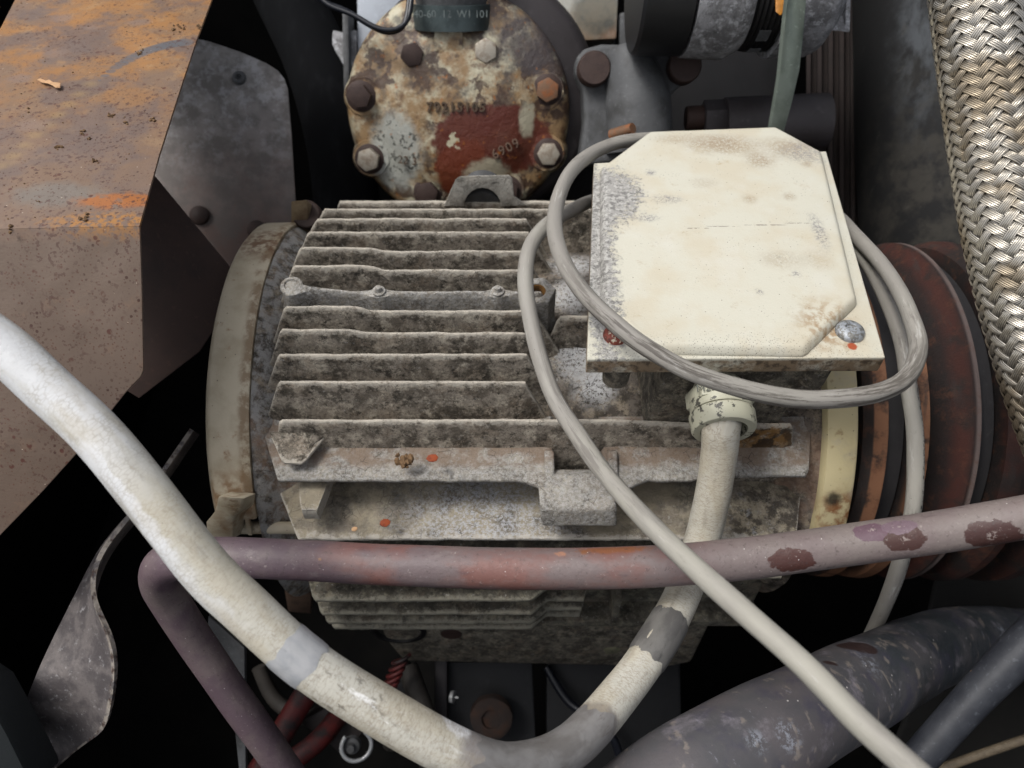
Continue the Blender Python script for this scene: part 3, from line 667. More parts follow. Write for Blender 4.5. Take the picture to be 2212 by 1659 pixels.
rv = mesh_of(MB().lathe([(-.4, .42), (.02, .42), (.05, .36), (.04, .24), (.10, .22), (.34, .19), (.38, .12), (.38, .02)], seg=22), 'rivet', mat_lug)
for px_ in (818, 1075): inst(motor, 'rivet', rv, V(W(px_, 628, d=dN).x, yN, zN), (0, -.1, 1))
hp = V(W(1160, 628, d=dN).x, yN - .1, zN + .15)
hx = MB(); fr = frame((0, 0, 0), (0, 0, 1)); nseg = 30
def hexr(t): 
    a = (t % (math.pi / 3)) - math.pi / 6; return 1.22 * math.cos(math.pi / 6) / math.cos(a)
rows = []
for (zz, rr) in ((-3.4, 'h'), (-.08, 'h'), (0, 'g'), (0, .62), (-.06, .56)):
    row = []
    for k in range(nseg):
        t = 2 * math.pi * k / nseg; r = hexr(t) if rr == 'h' else (hexr(t) * .95 if rr == 'g' else rr)
        row.append(V(r * math.cos(t), r * math.sin(t), zz))
    rows.append(row)
for j in range(16):
    zz = -.08 - .09 * j; rows.append([V((.55 - .05 * (j % 2)) * math.cos(2 * math.pi * k / nseg), (.55 - .05 * (j % 2)) * math.sin(2 * math.pi * k / nseg), zz) for k in range(nseg)])
hx.grid(rows[:5], closed=True); hb = inst(motor, 'threaded_boss', mesh_of(hx, 'threaded_boss', mat_lug, ang=30), hp, (0, -.1, 1), roll=.1)
th = MB().grid(rows[5:], closed=True); th.f.append(tuple(len(th.v) - nseg + k for k in range(nseg)))
sub(hb, 'thread', mesh_of(th, 'thread', mat_thread, ang=20))

# back lifting lug: block with a round notch
def notch(cx, cy, r, n=10):
    return [(cx + r * math.cos(math.pi * k / n), cy - r * math.sin(math.pi * k / n)) for k in range(n + 1)]
lp = [(958, 446), (984, 388), (992, 381), (1100, 378), (1107, 386), (1110, 424), (1138, 444), (1084, 446)] + notch(1042, 446, 42)[0:] + [(1000, 446)]
pts = poly(lp[:8] + notch(1042, 446, 40), y=9.7)
mat_lug_lit = mottled('lightened_lug_aluminium', (182, 178, 168), (128, 122, 112), (206, 200, 188), tip=False, amt=.5)  # lighter copy of the lug metal, colour makes up for shading on this lug
part(motor, 'lifting_lug', MB().prism(pts, VIEW * 1.8 + V(0, .35, .35)), mat_lug_lit, 'squared lifting lug on the back edge of the motor', bevel=.08)
part(motor, 'lug_bore', MB().lathe([(0, 1.45), (.1, 1.5), (2.4, 1.5)], W(1042, 452, y=9.9) + V(0, .4, 0), (0, 1, .15), 28), mat_darkcast)
# front lifting lug: frame round a rectangular pocket
def LZ(px_, py_, y): return W(px_, py_, y=y)
lx0, lx1 = W(1168, 1060, y=-15).x, W(1340, 1060, y=-15).x
part(motor, 'lifting_lug', MB().prism([V(x, y, z) for x, y, z in ((lx0 - 1.1, -13.6, zL + .25), (lx0, -15.0, zL + .22), (lx0, -15.1, zL - 2.6), (lx0 + .5, -15.2, zL - 2.9), (lx0 + .1, -13, zL - 2.6), (lx0 - .3, -12.6, zL - .6))] and
    [V(lx0 - .15, -13.3, zL + .45), V(lx0, -15.5, zL + .1), V(lx0 + .1, -15.9, zL - 1.3), V(lx0 + .1, -14, zL - 1.7), V(lx0 - .1, -12.4, zL - .2)], (lx1 - lx0 - .1, 0, 0)), mat_lug, 'grainy lifting lug on the front shelf fin', bevel=.22, segs=3)
for px_ in (1186, 1322):
    xx = W(px_, 1010, y=-12.5).x
    part(motor, 'lug_post', MB().prism([V(xx - .3, -13.7, zL + .28), V(xx - .3, -11.8, zL + .9), V(xx - .3, -11.0, zL), V(xx - .3, -13.5, zL - .4)], (.62, 0, 0)), mat_lug, bevel=.2, segs=3)
# short stubs at the left end
for (a, b, zz, ln) in ((-14.0, -12.7, zL + 1.1, 12.9),):
    fin(lambda x: ln, zz, a, b, 1.0, 1.0, 11, horiz=True, seed=51, mat=mat_fin)
fin(lambda x: 15.0, zL - 1.5, -13.0, -11.9, .6, .4, 12, horiz=True, seed=52, mat=mat_fin_low, th=(.8, .55))
yS, zS, _ = tip_at(655)
fin(lambda x: zS - 1.2, yS, 3.0, 6.5, .8, .5, 12, seed=54, mat=mat_fin)
yS, zS, _ = tip_at(735)

# cream end ring on the left
def ring(name, xa, xb, ro, lab):
    pf = [(xa - .6, ro - 1.4), (xa - .1, ro - .35), (xa + .25, ro), (xb - .15, ro + .05), (xb, ro - .06), (xb, ro - .8)]
    rows = []
    pf = pf + [(xb, ro - 1.6), (xa - .6, ro - 1.7)]
    for k in range(121):
        t = R(-25 + 181 * k / 120); rows.append([V(x, r * math.cos(t), r * math.sin(t)) for (x, r) in pf])
    return part(motor, name, MB().grid(rows, closed=True, caps=True), mat_cream, lab, ang=50)
er = ring('end_shield', -19.3, XL - .05, 15.15, 'cream ring round the left end of the motor')
part(er, 'boss', MB().lathe([(0, 6.5), (-1.5, 6.2), (-2.6, 5.0), (-2.9, .1)], (-19.6, 0, 2), (1, 0, 0), 40), flat('shaded_cap_grey', (110, 108, 112), .5), ang=50)
part(er, 'raised_rib', MB().prism([V(-17.4, 15.22 * math.cos(R(a)), 15.22 * math.sin(R(a))) for a in (146, 151, 156, 161)] + [V(-17.4, 14.9 * math.cos(R(a)), 14.9 * math.sin(R(a))) for a in (161, 156, 151, 146)], (.28, 0, 0)), mat_cream, bevel=.05)
# foot of the end ring
ft = [(470, 1072), (528, 1076), (524, 1100), (505, 1118), (503, 1165), (446, 1160), (444, 1128), (462, 1106), (466, 1092)]
part(er, 'ear', MB().prism(poly(ft, y=-15.0), VIEW * 2.2), mat_cream, 'rust-stained ear at the foot of the ring', bevel=.18)
part(motor, 'tie_rod', MB().lathe([(0, .42), (4.6, .42)], W(520, 1140, y=-13.6), (1, 0, 0), 16), mat_cream)
part(er, 'ear', MB().prism(poly([(628, 434), (664, 431), (666, 500), (628, 500)], y=8.5), VIEW * 1.6), flat('rust_stained_cream', (128, 112, 88), .6, c2=(84, 60, 42), scale=.9), 'rusty ear at the top of the ring', bevel=.15)
part(er, 'ear_disc', MB().lathe([(0, 1.1), (.9, 1.1), (1.0, 1.0), (1.0, .1)], W(668, 468, y=9.5), -VIEW, 24), mat_brown)
for a in (50, 62, 74):
    t = R(a + 60); part(er, 'bolt_recess', MB().lathe([(0, .32), (.08, .34), (.1, .02)], V(XL + .1, 14.4 * math.cos(t), 14.4 * math.sin(t)), (0, math.cos(t), math.sin(t)), 16), mat_lug)
# cream flange on the right
pf = [(XR - .1, 14.0), (XR, 14.9), (XR + .15, 15.2), (XR + 1.9, 15.2), (XR + 2.1, 15.05), (XR + 2.15, 9)]
pf[-1] = (XR + 2.15, 13); pf[0] = (XR - .1, 13)
rows = [[V(x, r * math.cos(t), r * math.sin(t)) for x, r in pf] for t in [R(-25 + 187 * k / 120) for k in range(121)]]
part(motor, 'end_flange', MB().grid(rows, closed=True, caps=True), mat_cream, 'cream flange at the pulley end of the motor', ang=50)
part(motor, 'bearing_cover', MB().lathe([(0, 11), (2.0, 9.5), (2.6, 5), (2.7, .2)], (XR + 1.2, 0, -1), (1, 0, 0), 48), mat_darkcast)

# terminal box
box = part(motor, 'terminal_box', MB().prism([V(8.2, -10.6, 11.5), V(8.6, -11.2, 18.5), V(8.6, 6.5, 18.5), V(8.2, 6.0, 11.5)], (8.3, 0, 0)), mat_rail, 'dirty grey box body under the cream lid', bevel=.35)
zl = 19.6
c4 = [W(1268, 776, z=zl), W(1913, 772, z=zl), W(1785, 326, z=zl), W(1283, 352, z=zl)]
def rsub(pts, n):
    out = []
    for a, b in zip(pts, pts[1:] + pts[:1]):
        for k in range(n): out.append(a.lerp(b, k / n) + V(.02 * nz(a.x + k, 1), .03 * nz(a.y + k, 2), 0))
    return out
lidm = MB().prism([v for v in c4], (0, 0, -1.15))
lid_o = part(box, 'lid', lidm, mat_lid, 'cream painted lid with flaked paint on its left side', bevel=.10, segs=3)
# raised panel of the lid with cut corners
zp = zl + .55
rp = [(1406, 283), (1675, 273), (1773, 326), (1848, 640), (1738, 747), (1396, 742), (1308, 648), (1303, 360)]
top = [W(a, b, z=zp) for a, b in rp]
cen = sum(top, Vector()) / 8
bot = [V(*(cen + (p - cen) * 1.04)) for p in top]; bot = [V(p.x, p.y, zl - .05) for p in bot]
part(box, 'raised_panel', MB().loft(top, bot), mat_lid, bevel=.3, segs=5)
# little ledge line right of the panel
part(box, 'gasket', MB().prism([V(p.x + (.35 if p.x < 10 else -.35), p.y + (.4 if p.y < 0 else -.4), zl - 1.14) for p in c4], (0, 0, -.35)), mat_dark, bevel=.05)
for (px_, py_) in ((1335, 815), (1770, 822)):
    q = W(px_, py_, z=17.6); q.y = c4[0].y + 1.1
    part(box, 'corner_post', MB().lathe([(0, .75), (1.6, .85)], q + V(0, 0, -.9), (0, 0, 1), 20), mat_rail)
def screw(px_, py_, mt, r, lab):
    q = W(px_, py_, z=zl + .1)
    s_ = MB().lathe([(-.3, r * .5), (-.05, r), (.06, r), (.18, r * .93), (.30, r * .66), (.34, r * .40), (.22, r * .30), (.20, .02)], seg=30, jit=.02)
    o = part(box, 'lid_screw', MB().lathe([(-.1, r), (.05, r), (.17, r * .93), (.29, r * .68), (.33, r * .42), (.20, r * .32), (.19, .02)], q, (0, 0, 1), 32, jit=.03), mt, lab)
    part_under = MB()
    for a in (0.5, 0.5 + math.pi / 2):
        fr = frame(q + V(0, 0, .20), (0, 0, 1)); c, s2 = math.cos(a), math.sin(a)
    return o
screw(1836, 716, mat_screw, .78, 'grey pitted lid screw at the lower right')
screw(1329, 724, mat_rscrew, .66, 'rusty red lid screw at the lower left')
# faint stamped mark on the lid
text_part(motor, 'stamped_mark', 'CE 10', .34, W(1688, 555, z=zp + .005), (0, 0, 1), flat('faint_paint_relief', (196, 193, 176), .6, var=.3, bump=0), ext=.006)

# cable gland
g0 = W(1553, 838, z=16.4); g0 = V(g0.x, -11.0, 16.2); gn = V(0, -1, -.18).normalized()
gl = part(motor, 'cable_gland', MB().lathe([(-.8, 1.4), (.4, 1.4), (.5, 1.72), (1.6, 1.74), (1.7, 1.68), (1.7, 1.5)], g0, gn, 40, closed_ends=False), mat_gland, 'cream cable gland under the lid of the terminal box', ang=35)
part(gl, 'hex_nut', MB().ngon(g0 + gn * .3, gn, 1.9, 1.0, 6, .25), mat_gland, bevel=.1)
part(gl, 'lock_nut', MB().lathe([(1.78, 1.4), (1.8, 1.76), (1.9, 1.84), (2.7, 1.80), (2.85, 1.70), (2.85, 1.30), (2.0, 1.26)], g0, gn, 40, closed_ends=False), mat_gland, ang=35)
part(gl, 'seal', MB().lathe([(2.1, 1.3), (2.12, .3)], g0, gn, 32), mat_dark)
fg = frame(g0 + gn * 1.15, gn)
text_part(motor, 'gland_lettering', 'M25x1,5', .62, g0 + gn * 1.08 + V(-.35, -.1, 1).normalized() * 1.78, V(-.2, -.32, 1), mat_ink, up=(0, 1, 0), ext=.012)

# ------------------------------------------------------------------ pulley
pul = thing('belt_pulley', 'rusty brown multi-groove belt pulley beside the right end of the motor', 'pulley', (28, 0, -14))
prof2 = []
x = 23.3
pf = [(23.2, 5.0), (23.2, 12.9), (23.75, 13.3), (24.65, 13.4), (24.9, 11.0), (26.2, 11.0), (26.5, 13.4), (27.3, 13.5), (27.7, 11.2), (28.4, 11.2), (28.9, 12.2), (30.1, 13.6), (30.6, 13.6), (31.0, 11.4), (32.2, 11.4), (32.6, 13.2), (33.6, 13.7), (34.2, 13.7), (34.8, 11.6), (36.5, 11.6), (37, 13.7), (38, 13.7), (38, 4)]
rows = [[V(a, r * math.cos(t), r * math.sin(t)) for t in [2 * math.pi * k / 140 for k in range(140)]] for a, r in pf]
part(pul, 'rim', MB().grid(rows, closed=True, caps=True), mat_pulley, ang=25)
part(pul, 'shaft', MB().lathe([(0, 2.2), (5, 2.2)], (21.6, 0, 0), (1, 0, 0), 24), mat_dark)
for (xa, xb) in ((24.95, 26.15), (31.05, 32.15)):
    bl = MB(); rr = [[V(a, r * math.cos(t), r * math.sin(t)) for t in [2 * math.pi * k / 120 for k in range(120)]] for a, r in ((xa + .15, 11.1), (xa, 12.4), (xb, 12.4), (xb - .15, 11.1))]
    tag(part(pul, 'belt_strip', bl.grid(rr, closed=True), mat_belt, ang=30), None, None)

# ------------------------------------------------------------------ braided hose
hpts = [(2104, -120, 39.5), (2116, 0, 39.5), (2138, 172, 39.3), (2163, 344, 39.0), (2200, 544, 38.5), (2262, 773, 38.2), (2335, 980, 38.0), (2410, 1140, 38), (2560, 1420, 39), (2760, 1740, 41)]
hp3 = [W(a, b, d=d) for a, b, d in hpts]
HP, _q = spline(hp3, 1.0, .11)
hose = thing('braided_hose', 'steel hose sheathed in woven flat wire strands, upper right corner', 'hose', HP[-1])
RH = 2.22
part(hose, 'core', MB().tubes(hp3, RH - .14, 40, .5), mat_core)
fr_h = []; t0 = (HP[1] - HP[0]).normalized(); nr = (-VIEW + t0 * VIEW.dot(t0)).normalized()
for i, p in enumerate(HP):
    tt = (HP[min(i + 1, len(HP) - 1)] - HP[max(i - 1, 0)]).normalized(); nr = (nr - tt * nr.dot(tt)).normalized(); fr_h.append((p, nr.copy(), tt.cross(nr)))
step_h = .11; nb = 22; pitch = 13.6     # one turn per 14.2 cm of hose
Lh = step_h * (len(HP) - 1); wid = .232
dphi = 2 * math.pi / nb
for dr in (1, -1):
    for b in range(nb):
        rows = []; tb = []
        off = random.uniform(-.004, .004)
        for i in range(0, len(HP)):
            s_ = i * step_h; phi = dr * 2 * math.pi * s_ / pitch + b * dphi + off
            # crossings with the other family: index advances twice per turn step
            u = (dr * phi if dr > 0 else -phi)
            k = (2 * 2 * math.pi * s_ / pitch + b * dr * dphi) / dphi + (0 if dr > 0 else 0)
            ph = k + (b * 1.0 if dr > 0 else 0) - (2 * b if dr > 0 else 0) if False else (2 * 2 * math.pi * s_ / pitch) / dphi + (b * dr)
            # over two, under two
            wv_ = math.sin(2 * math.pi * ((ph + (b if dr > 0 else -b) * 0 ) / 4 + (b / 4.0 if False else 0)) + (0 if dr > 0 else math.pi) + (b * math.pi / 2 * (1 if dr > 0 else 1)) * 0)
            # partner index a for +family strand b at s is (2 s')+b ; weave parity uses (b + partner) for both families
            if dr > 0: partner = ph; par = partner + b + 0
            else: partner = -((-2 * 2 * math.pi * s_ / pitch) / dphi) ; a_idx = b - 2 * 2 * math.pi * s_ / pitch / dphi; par = a_idx + b
            wv_ = math.sin(2 * math.pi * (par + .5) / 4) * (1 if dr > 0 else -1)
            wv_ = max(-1, min(1, wv_ * 1.6))
            p, n1, b1 = fr_h[i]; row = []; tr = []
            for q in (-1, -.55, 0, .55, 1):
                dp = phi + q * wid / RH * 1.2
                r = RH + .07 * wv_ + .035 * (1 - q * q)
                row.append(p + n1 * (r * math.cos(dp)) + b1 * (r * math.sin(dp))); tr.append((s_, q * wid * 1.0 + 10, b + .3))
            rows.append(row); tb.append(tr)
        part(hose, 'wire_strand', MB().grid(rows, tubes=tb), mat_braid, ang=80)

# ------------------------------------------------------------------ cables, pipe and hoses
def path(l): return [W(a, b, d=d) for a, b, d in l]
cp = path([(-420, 560, 32), (-150, 655, 32), (-60, 705, 32), (8, 752, 32.2), (95, 832, 32.3), (200, 927, 32.3), (310, 1060, 32.2), (441, 1227, 32.2), (535, 1318, 32.3), (662, 1432, 32.5), (822, 1536, 32.8), (985, 1625, 33.4), (1110, 1658, 34.6), (1235, 1612, 37), (1345, 1492, 40), (1415, 1395, 42), (1468, 1300, 44), (1500, 1215, 45.4), (1522, 1150, 45.6), (1543, 1050, 44.6), (1555, 960, 43.4), (1556, 900, 43.0)])
cp.append(g0 + gn * 2.4); cp.append(g0 + gn * 1.0)
cp[-3] = W(1556, 918, d=42.8)
pc = thing('power_cable', 'thick cream cable sweeping from the left edge up into the gland', 'cable', W(1110, 1658, d=34.6))
part(pc, 'sheath', MB().tubes(cp, 1.035, 36, .3, lump=.05), mat_cable, ang=80)
CP, _q = spline(cp, 1.0, .3)
def proj(p):
    q = p - CAM; d = q.dot(VIEW); return 1106 + F * q.x / d, 829.5 - F * q.dot(UP) / d
def near(px_, py_, lst=CP): return min(range(len(lst)), key=lambda i: (proj(lst[i])[0] - px_) ** 2 + (proj(lst[i])[1] - py_) ** 2)
def sleeve(name, a, b, rr, mt, rag, seed, lab, half=None):
    # a piece wrapped round the cable between two points, with uneven ends
    i0, i1 = near(*a), near(*b); n = 44; L = i1 - i0; rows = []; nr_ = -VIEW; tb = []; t_ = []
    fr_ = []
    for i in range(max(0, i0 - 8), min(len(CP), i1 + 9)):
        tt = (CP[min(i + 1, len(CP) - 1)] - CP[max(i - 1, 0)]).normalized(); nr_ = (nr_ - tt * nr_.dot(tt)).normalized(); fr_.append((CP[i], nr_.copy(), tt.cross(nr_)))
    m_ = max(6, L)
    for j in range(m_ + 1):
        row = []; tr = []
        for k in range(n):
            an = 2 * math.pi * k / n; e0 = 8 + rag * nz(math.cos(an) * 2 + seed, math.sin(an) * 2) + rag * .4 * nz(an * 3, seed); e1 = 8 + L + rag * nz(math.cos(an) * 2, math.sin(an) * 2 + seed) + rag * .4 * nz(an * 3, seed + 4)
            u = max(0, min(len(fr_) - 1.001, e0 + (e1 - e0) * j / m_)); q = int(u); f = u - q
            c = fr_[q][0].lerp(fr_[q + 1][0], f); x = fr_[q][1].lerp(fr_[q + 1][1], f); y = fr_[q][2].lerp(fr_[q + 1][2], f)
            r_ = 1.035 * (1.02 if j in (0, m_) else rr) * (1 + .05 * nz((i0 + u) * .075, math.cos(an) * 1.2, math.sin(an) * 1.2)) + .012 * nz(u * .8, an * 2, seed)
            row.append(c + x * (r_ * math.cos(an)) + y * (r_ * math.sin(an))); tr.append(((i0 + u) * .3, r_ * math.cos(an), r_ * math.sin(an)))
        rows.append(row); tb.append(tr)
    return part(pc, name, MB().grid(rows, closed=True, tubes=tb), mt, lab, ang=80)
def tape_mat(nm, c, c2, c3):
    m = M(nm, c, .42, 0, .45); m.layer(c2, m.noise(.9, .42, .60, detail=7, src='tube', stretch=(.5, 1, 1)), .8)
    m.layer(c3, m.noise(1.6, .55, .64, detail=9, rough=.75, src='tube', stretch=(.3, 1, 1)), .7); m.bump(m.raw(1.4, detail=6, src='tube', distort=.6), .5, .1); return m.done()
sleeve('tape_wrap', (606, 1395), (668, 1445), 1.045, tape_mat('pale_blue_grey_tape', (140, 142, 144), (160, 160, 160), (112, 112, 112)), .7, 3, 'pale blue grey tape wrap')
sleeve('tape_wrap', (1390, 1430), (1450, 1335), 1.05, tape_mat('dark_grey_tape', (84, 82, 80), (108, 106, 102), (60, 58, 56)), .9, 9, 'dark grey tape wrap near the pipe')
sleeve('inner_sheath', (1012, 1632), (1290, 1570), 1.02, tape_mat('dark_inner_sheath', (104, 101, 98), (124, 122, 120), (84, 76, 70)), 2.0, 21, 'dark grey stretch at the bottom of the loop')
tp_ = [(2560, 2240, 20), (2280, 1970, 22), (2100, 1790, 24.5), (1990, 1680, 25.5), (1860, 1562, 26.8), (1740, 1442, 28.5), (1620, 1332, 30.5), (1500, 1225, 33), (1400, 1128, 35.5), (1310, 1025, 38.5), (1245, 935, 41), (1200, 860, 42.6), (1163, 765, 43.8), (1143, 670, 45.0), (1136, 600, 46), (1148, 530, 47.5), (1186, 484, 49.5), (1240, 452, 52.5), (1310, 425, 56), (1500, 385, 61), (1700, 400, 61), (1800, 460, 57), (1850, 512, 52.5), (1895, 560, 49), (1940, 622, 46.2), (1973, 690, 43.8), (1984, 752, 42), (1962, 812, 40.3), (1905, 845, 39.4), (1820, 862, 38.8), (1720, 862, 38.4), (1610, 842, 38.2), (1500, 805, 38.3), (1400, 752, 38.8), (1330, 700, 39.6), (1262, 632, 41.5), (1217, 562, 44), (1198, 495, 46.5), (1203, 430, 49), (1235, 368, 51.5), (1290, 325, 54), (1370, 303, 56.5), (1520, 300, 60), (1680, 350, 60), (1780, 440, 57), (1838, 520, 53.5), (1882, 580, 50.5), (1918, 650, 48.5), (1945, 740, 47), (1965, 830, 46.2), (1976, 920, 45.8), (1977, 1010, 45.5), (1968, 1100, 45.8), (1951, 1190, 47.5), (1922, 1280, 50.5), (1878, 1375, 55), (1830, 1470, 60), (1780, 1560, 64)]
single('signal_cable', MB().tubes([p + V(.16 * nz(i * 1.7), .1 * nz(i * 1.3, 4), .06 * nz(i, 9)) for i, p in enumerate(path(tp_))], .475, 20, .3, lump=.11), mat_thin, 'thin scuffed grey cable looped over the terminal box lid', 'cable', ang=80)
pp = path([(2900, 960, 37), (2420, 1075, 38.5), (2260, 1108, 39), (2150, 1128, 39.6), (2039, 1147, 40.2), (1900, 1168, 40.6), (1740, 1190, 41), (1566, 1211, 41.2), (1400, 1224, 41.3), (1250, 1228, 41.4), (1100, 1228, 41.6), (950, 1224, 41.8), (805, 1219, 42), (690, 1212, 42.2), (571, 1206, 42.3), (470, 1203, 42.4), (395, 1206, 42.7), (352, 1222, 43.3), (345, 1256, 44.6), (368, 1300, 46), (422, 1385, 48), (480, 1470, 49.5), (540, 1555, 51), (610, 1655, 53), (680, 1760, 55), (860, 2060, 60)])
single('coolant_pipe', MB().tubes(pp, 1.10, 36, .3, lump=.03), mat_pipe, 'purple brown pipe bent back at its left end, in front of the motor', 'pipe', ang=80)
bh = path([(820, 2180, 36), (1080, 1980, 37), (1330, 1800, 38), (1480, 1690, 39), (1655, 1588, 41.5), (1780, 1522, 45), (1900, 1458, 50), (2000, 1408, 56), (2100, 1384, 62), (2230, 1382, 67), (2350, 1395, 69), (2600, 1420, 72)])
single('radiator_hose', MB().tubes(bh, [2.7, 2.7, 2.7, 2.75, 2.75, 2.7, 2.7, 2.68, 2.65, 2.6, 2.6, 2.6], 48, .5, lump=.04), mat_hose, 'thick scuffed black radiator hose in the lower right', 'hose', ang=80)
sh = path([(1640, 2040, 48), (1880, 1760, 47), (1985, 1640, 46.5), (2100, 1512, 46), (2215, 1395, 45.5), (2350, 1270, 45), (2600, 1040, 45)])
single('heater_hose', MB().tubes(sh, [.95, .95, .98, 1.05, 1.2, 1.25, 1.25], 32, .5, lump=.03), mat_hose2, 'slim slate blue hose crossing the thick hose in the lower right', 'hose', ang=80)
single('thin_rod', MB().tubes(path([(1940, 1700, 60), (2060, 1650, 60), (2240, 1588, 60)]), .35, 12, .8), flat('beige_rod', (110, 98, 80)), 'thin beige rod in the bottom right corner', 'rod')

# ------------------------------------------------------------------ rusty guard on the left
guard = thing('rusty_guard', 'bent rusty sheet metal guard filling the upper left', 'guard', W(150, 1000, d=40))
gpts = [(-220, 505), (-220, -60), (30, -60), (12, 40), (0, 58)]
tpn = [W(a, b, z=zg) for a, b in ((-260, 500), (-240, 120), (0, 62), (42, -20), (70, -140), (500, -140), (457, 0), (424, 88), (388, 196), (345, 330), (301, 488))]
def plate_with_grid(pts, off): return MB().prism(pts, off)
part(guard, 'top_panel', MB().prism(tpn, (0, 0, -.16)), mat_rust_sheet, 'orange brown rusted upper face of the guard', bevel=.04)
yb = tpn[-1].y
e = [tpn[0].copy(), tpn[-1].copy()]
n_low = V(0, -.8, .6).normalized()
pl = (tpn[-1], n_low)
lp_ = [tpn[0], tpn[-1]] + [W(a, b, plane=pl) for a, b in ((306, 640), (309, 798), (304, 812), (270, 848), (180, 962), (90, 1062), (0, 1155), (-260, 1400))]
part(guard, 'side_panel', MB().prism([p + V(0, 0, -.02) for p in lp_], -n_low * .16), mat_rust_sheet, 'purple brown rusted lower face of the guard', bevel=.04)
# inner flange seen past the edge (dark)
ib = (W(400, 700, d=56), V(0, -.75, .66).normalized())
part(guard, 'inner_flange', MB().prism([W(a, b, plane=ib) for a, b in ((250, 300), (335, 382), (497, 578), (470, 700), (430, 760), (300, 860), (200, 800))], ib[1] * -.2), mat_brown, bevel=.05)
for px_, py_, r in ((432, 466, .75), (555, 497, .8), (362, 578, .7)):
    pass
# leaf scrap, crumbs, streak lumps
lf = MB(); rows = []
lpx = [(92, 168, .5), (104, 170, .9), (114, 176, .6), (122, 180, .55), (130, 186, 1.0), (132, 178, .7)]
lfp = [W(a, b, z=zg + .25) for a, b in ((80, 172), (86, 168), (98, 172), (106, 171), (114, 176), (130, 178), (129, 188), (120, 190), (112, 183), (102, 179), (92, 178))]
for i, p in enumerate(lfp): p.z += .18 * nz(i * 1.3, 5)
single('dry_leaf', MB().prism(lfp, (0, 0, -.05)), mat_leaf, 'small curled dry leaf scrap on the rusty guard', 'leaf', bevel=.015)
cr = MB()
def crumb(mbx, p, r):
    i = len(mbx.v); bm = bmesh.new(); bmesh.ops.create_icosphere(bm, subdivisions=1, radius=r)
    for v in bm.verts: mbx.add(p + v.co * (1 + .9 * nz(v.co.x * 9 + p.x * 7, v.co.y * 9 + p.y * 5, v.co.z * 9)))
    for f in bm.faces: mbx.f.append(tuple(i + v.index for v in f.verts))
    bm.free()
for (a, b, r, n) in ((388, 62, 10, 9), (430, 62, 6, 4), (305, 115, 6, 5), (240, 250, 6, 6), (175, 288, 7, 6), (190, 300, 3, 2), (125, 318, 5, 5), (210, 350, 4, 3), (190, 525, 7, 0), (20, 498, 5, 3), (188, 525, 4, 0), (185, 470, 7, 6), (275, 268, 3, 2), (330, 260, 4, 3), (60, 240, 3, 2), (180, 522, 3, 0)):
    for k in range(n):
        p = W(a + random.gauss(0, r * .7), b + random.gauss(0, r * .6), z=zg); crumb(cr, p + V(0, 0, .03), random.uniform(.05, .14))
for k in range(150):
    a, b = random.uniform(-10, 420), random.uniform(0, 480)
    if a < 455 - (b / 488) * 155 - 8: crumb(cr, W(a, b, z=zg + .01), random.uniform(.015, .05))
single('dirt_crumbs', cr, mat_crumb, 'soil crumbs scattered over the rusty guard', 'dirt', kind='stuff', ang=20)

# flaked sealing lacquer on the motor
def chip(px_, py_, pl_, r, lab, mt=mat_chip):
    c = W(px_, py_, **pl_); n_ = -ray(px_, py_).normalized(); n_ = (n_ + V(0, 0, .6)).normalized(); fr = frame(c + n_ * .12, n_)
    pts = [fr(r * (1 + .45 * nz(k * 1.9, px_)) * math.cos(k * .785), r * .75 * (1 + .45 * nz(k * 2.3, py_)) * math.sin(k * .785), .06 * nz(k, px_)) for k in range(8)]
    single('lacquer_chip', MB().prism(pts, n_ * -.12), mt, lab, 'chip', bevel=.02)
chip(934, 990, dict(d=46.6), .36, 'orange lacquer chip lying in the channel above the shelf fin')
chip(832, 1130, dict(d=48.0), .34, 'orange lacquer chip lying on the lower shelf fin')
chip(766, 1143, dict(d=48.0), .20, 'small pale chip lying on the lower shelf fin', mat_leaf)
mbx = MB()
for k in range(34): crumb(mbx, W(872 + random.gauss(0, 10), 994 + random.gauss(0, 6), d=46.9), random.uniform(.08, .24))
single('soil_clump', mbx, mat_crumb, 'brown soil clump lying in the channel beside the orange chip', 'dirt', ang=20)

# ------------------------------------------------------------------ grey plate behind
n_pl = V(.05, -.62, .78).normalized(); pp0 = (W(520, 330, d=68), n_pl)
gp_ = [(300, 60), (400, 78), (455, 90), (520, 112), (575, 136), (600, 152), (614, 170), (621, 190), (630, 300), (638, 432), (640, 520), (560, 640), (495, 578), (335, 382), (250, 280)]
plate = thing('bracket_plate', 'grey mottled steel plate with rounded corner behind the guard', 'plate', W(560, 560, plane=pp0))
part(plate, 'sheet', MB().prism([W(a, b, plane=pp0) for a, b in gp_], n_pl * -.25), mat_plate, bevel=.06)
rp0 = W(517, 169, plane=pp0)
part(plate, 'rivet', MB().lathe([(0, .62), (.1, .62), (.28, .5), (.32, .26), (.1, .2), (.08, .02)], rp0, n_pl, 28), mat_darkcast)
for a, b in ((432, 466), (556, 497)):
    part(plate, 'bolt_head', MB().lathe([(0, .85), (.35, .8), (.6, .5), (.65, .05)], W(a, b, plane=pp0), n_pl, 24), mat_brown)
m = M('matt_black_duct', (11, 12, 14), .9, 0, .12); m.layer((26, 27, 29), m.noise(.5, .5, .7, stretch=(2, 1, .3), detail=7), .6); mat_duct = m.done()
single('air_duct', MB().tubes(path([(560, -140, 80), (625, 0, 80), (685, 130, 80), (728, 280, 80), (748, 420, 81), (756, 560, 82)]), 3.4, 36, .8), mat_duct, 'curved black duct between the grey plate and the compressor', 'duct', ang=70)

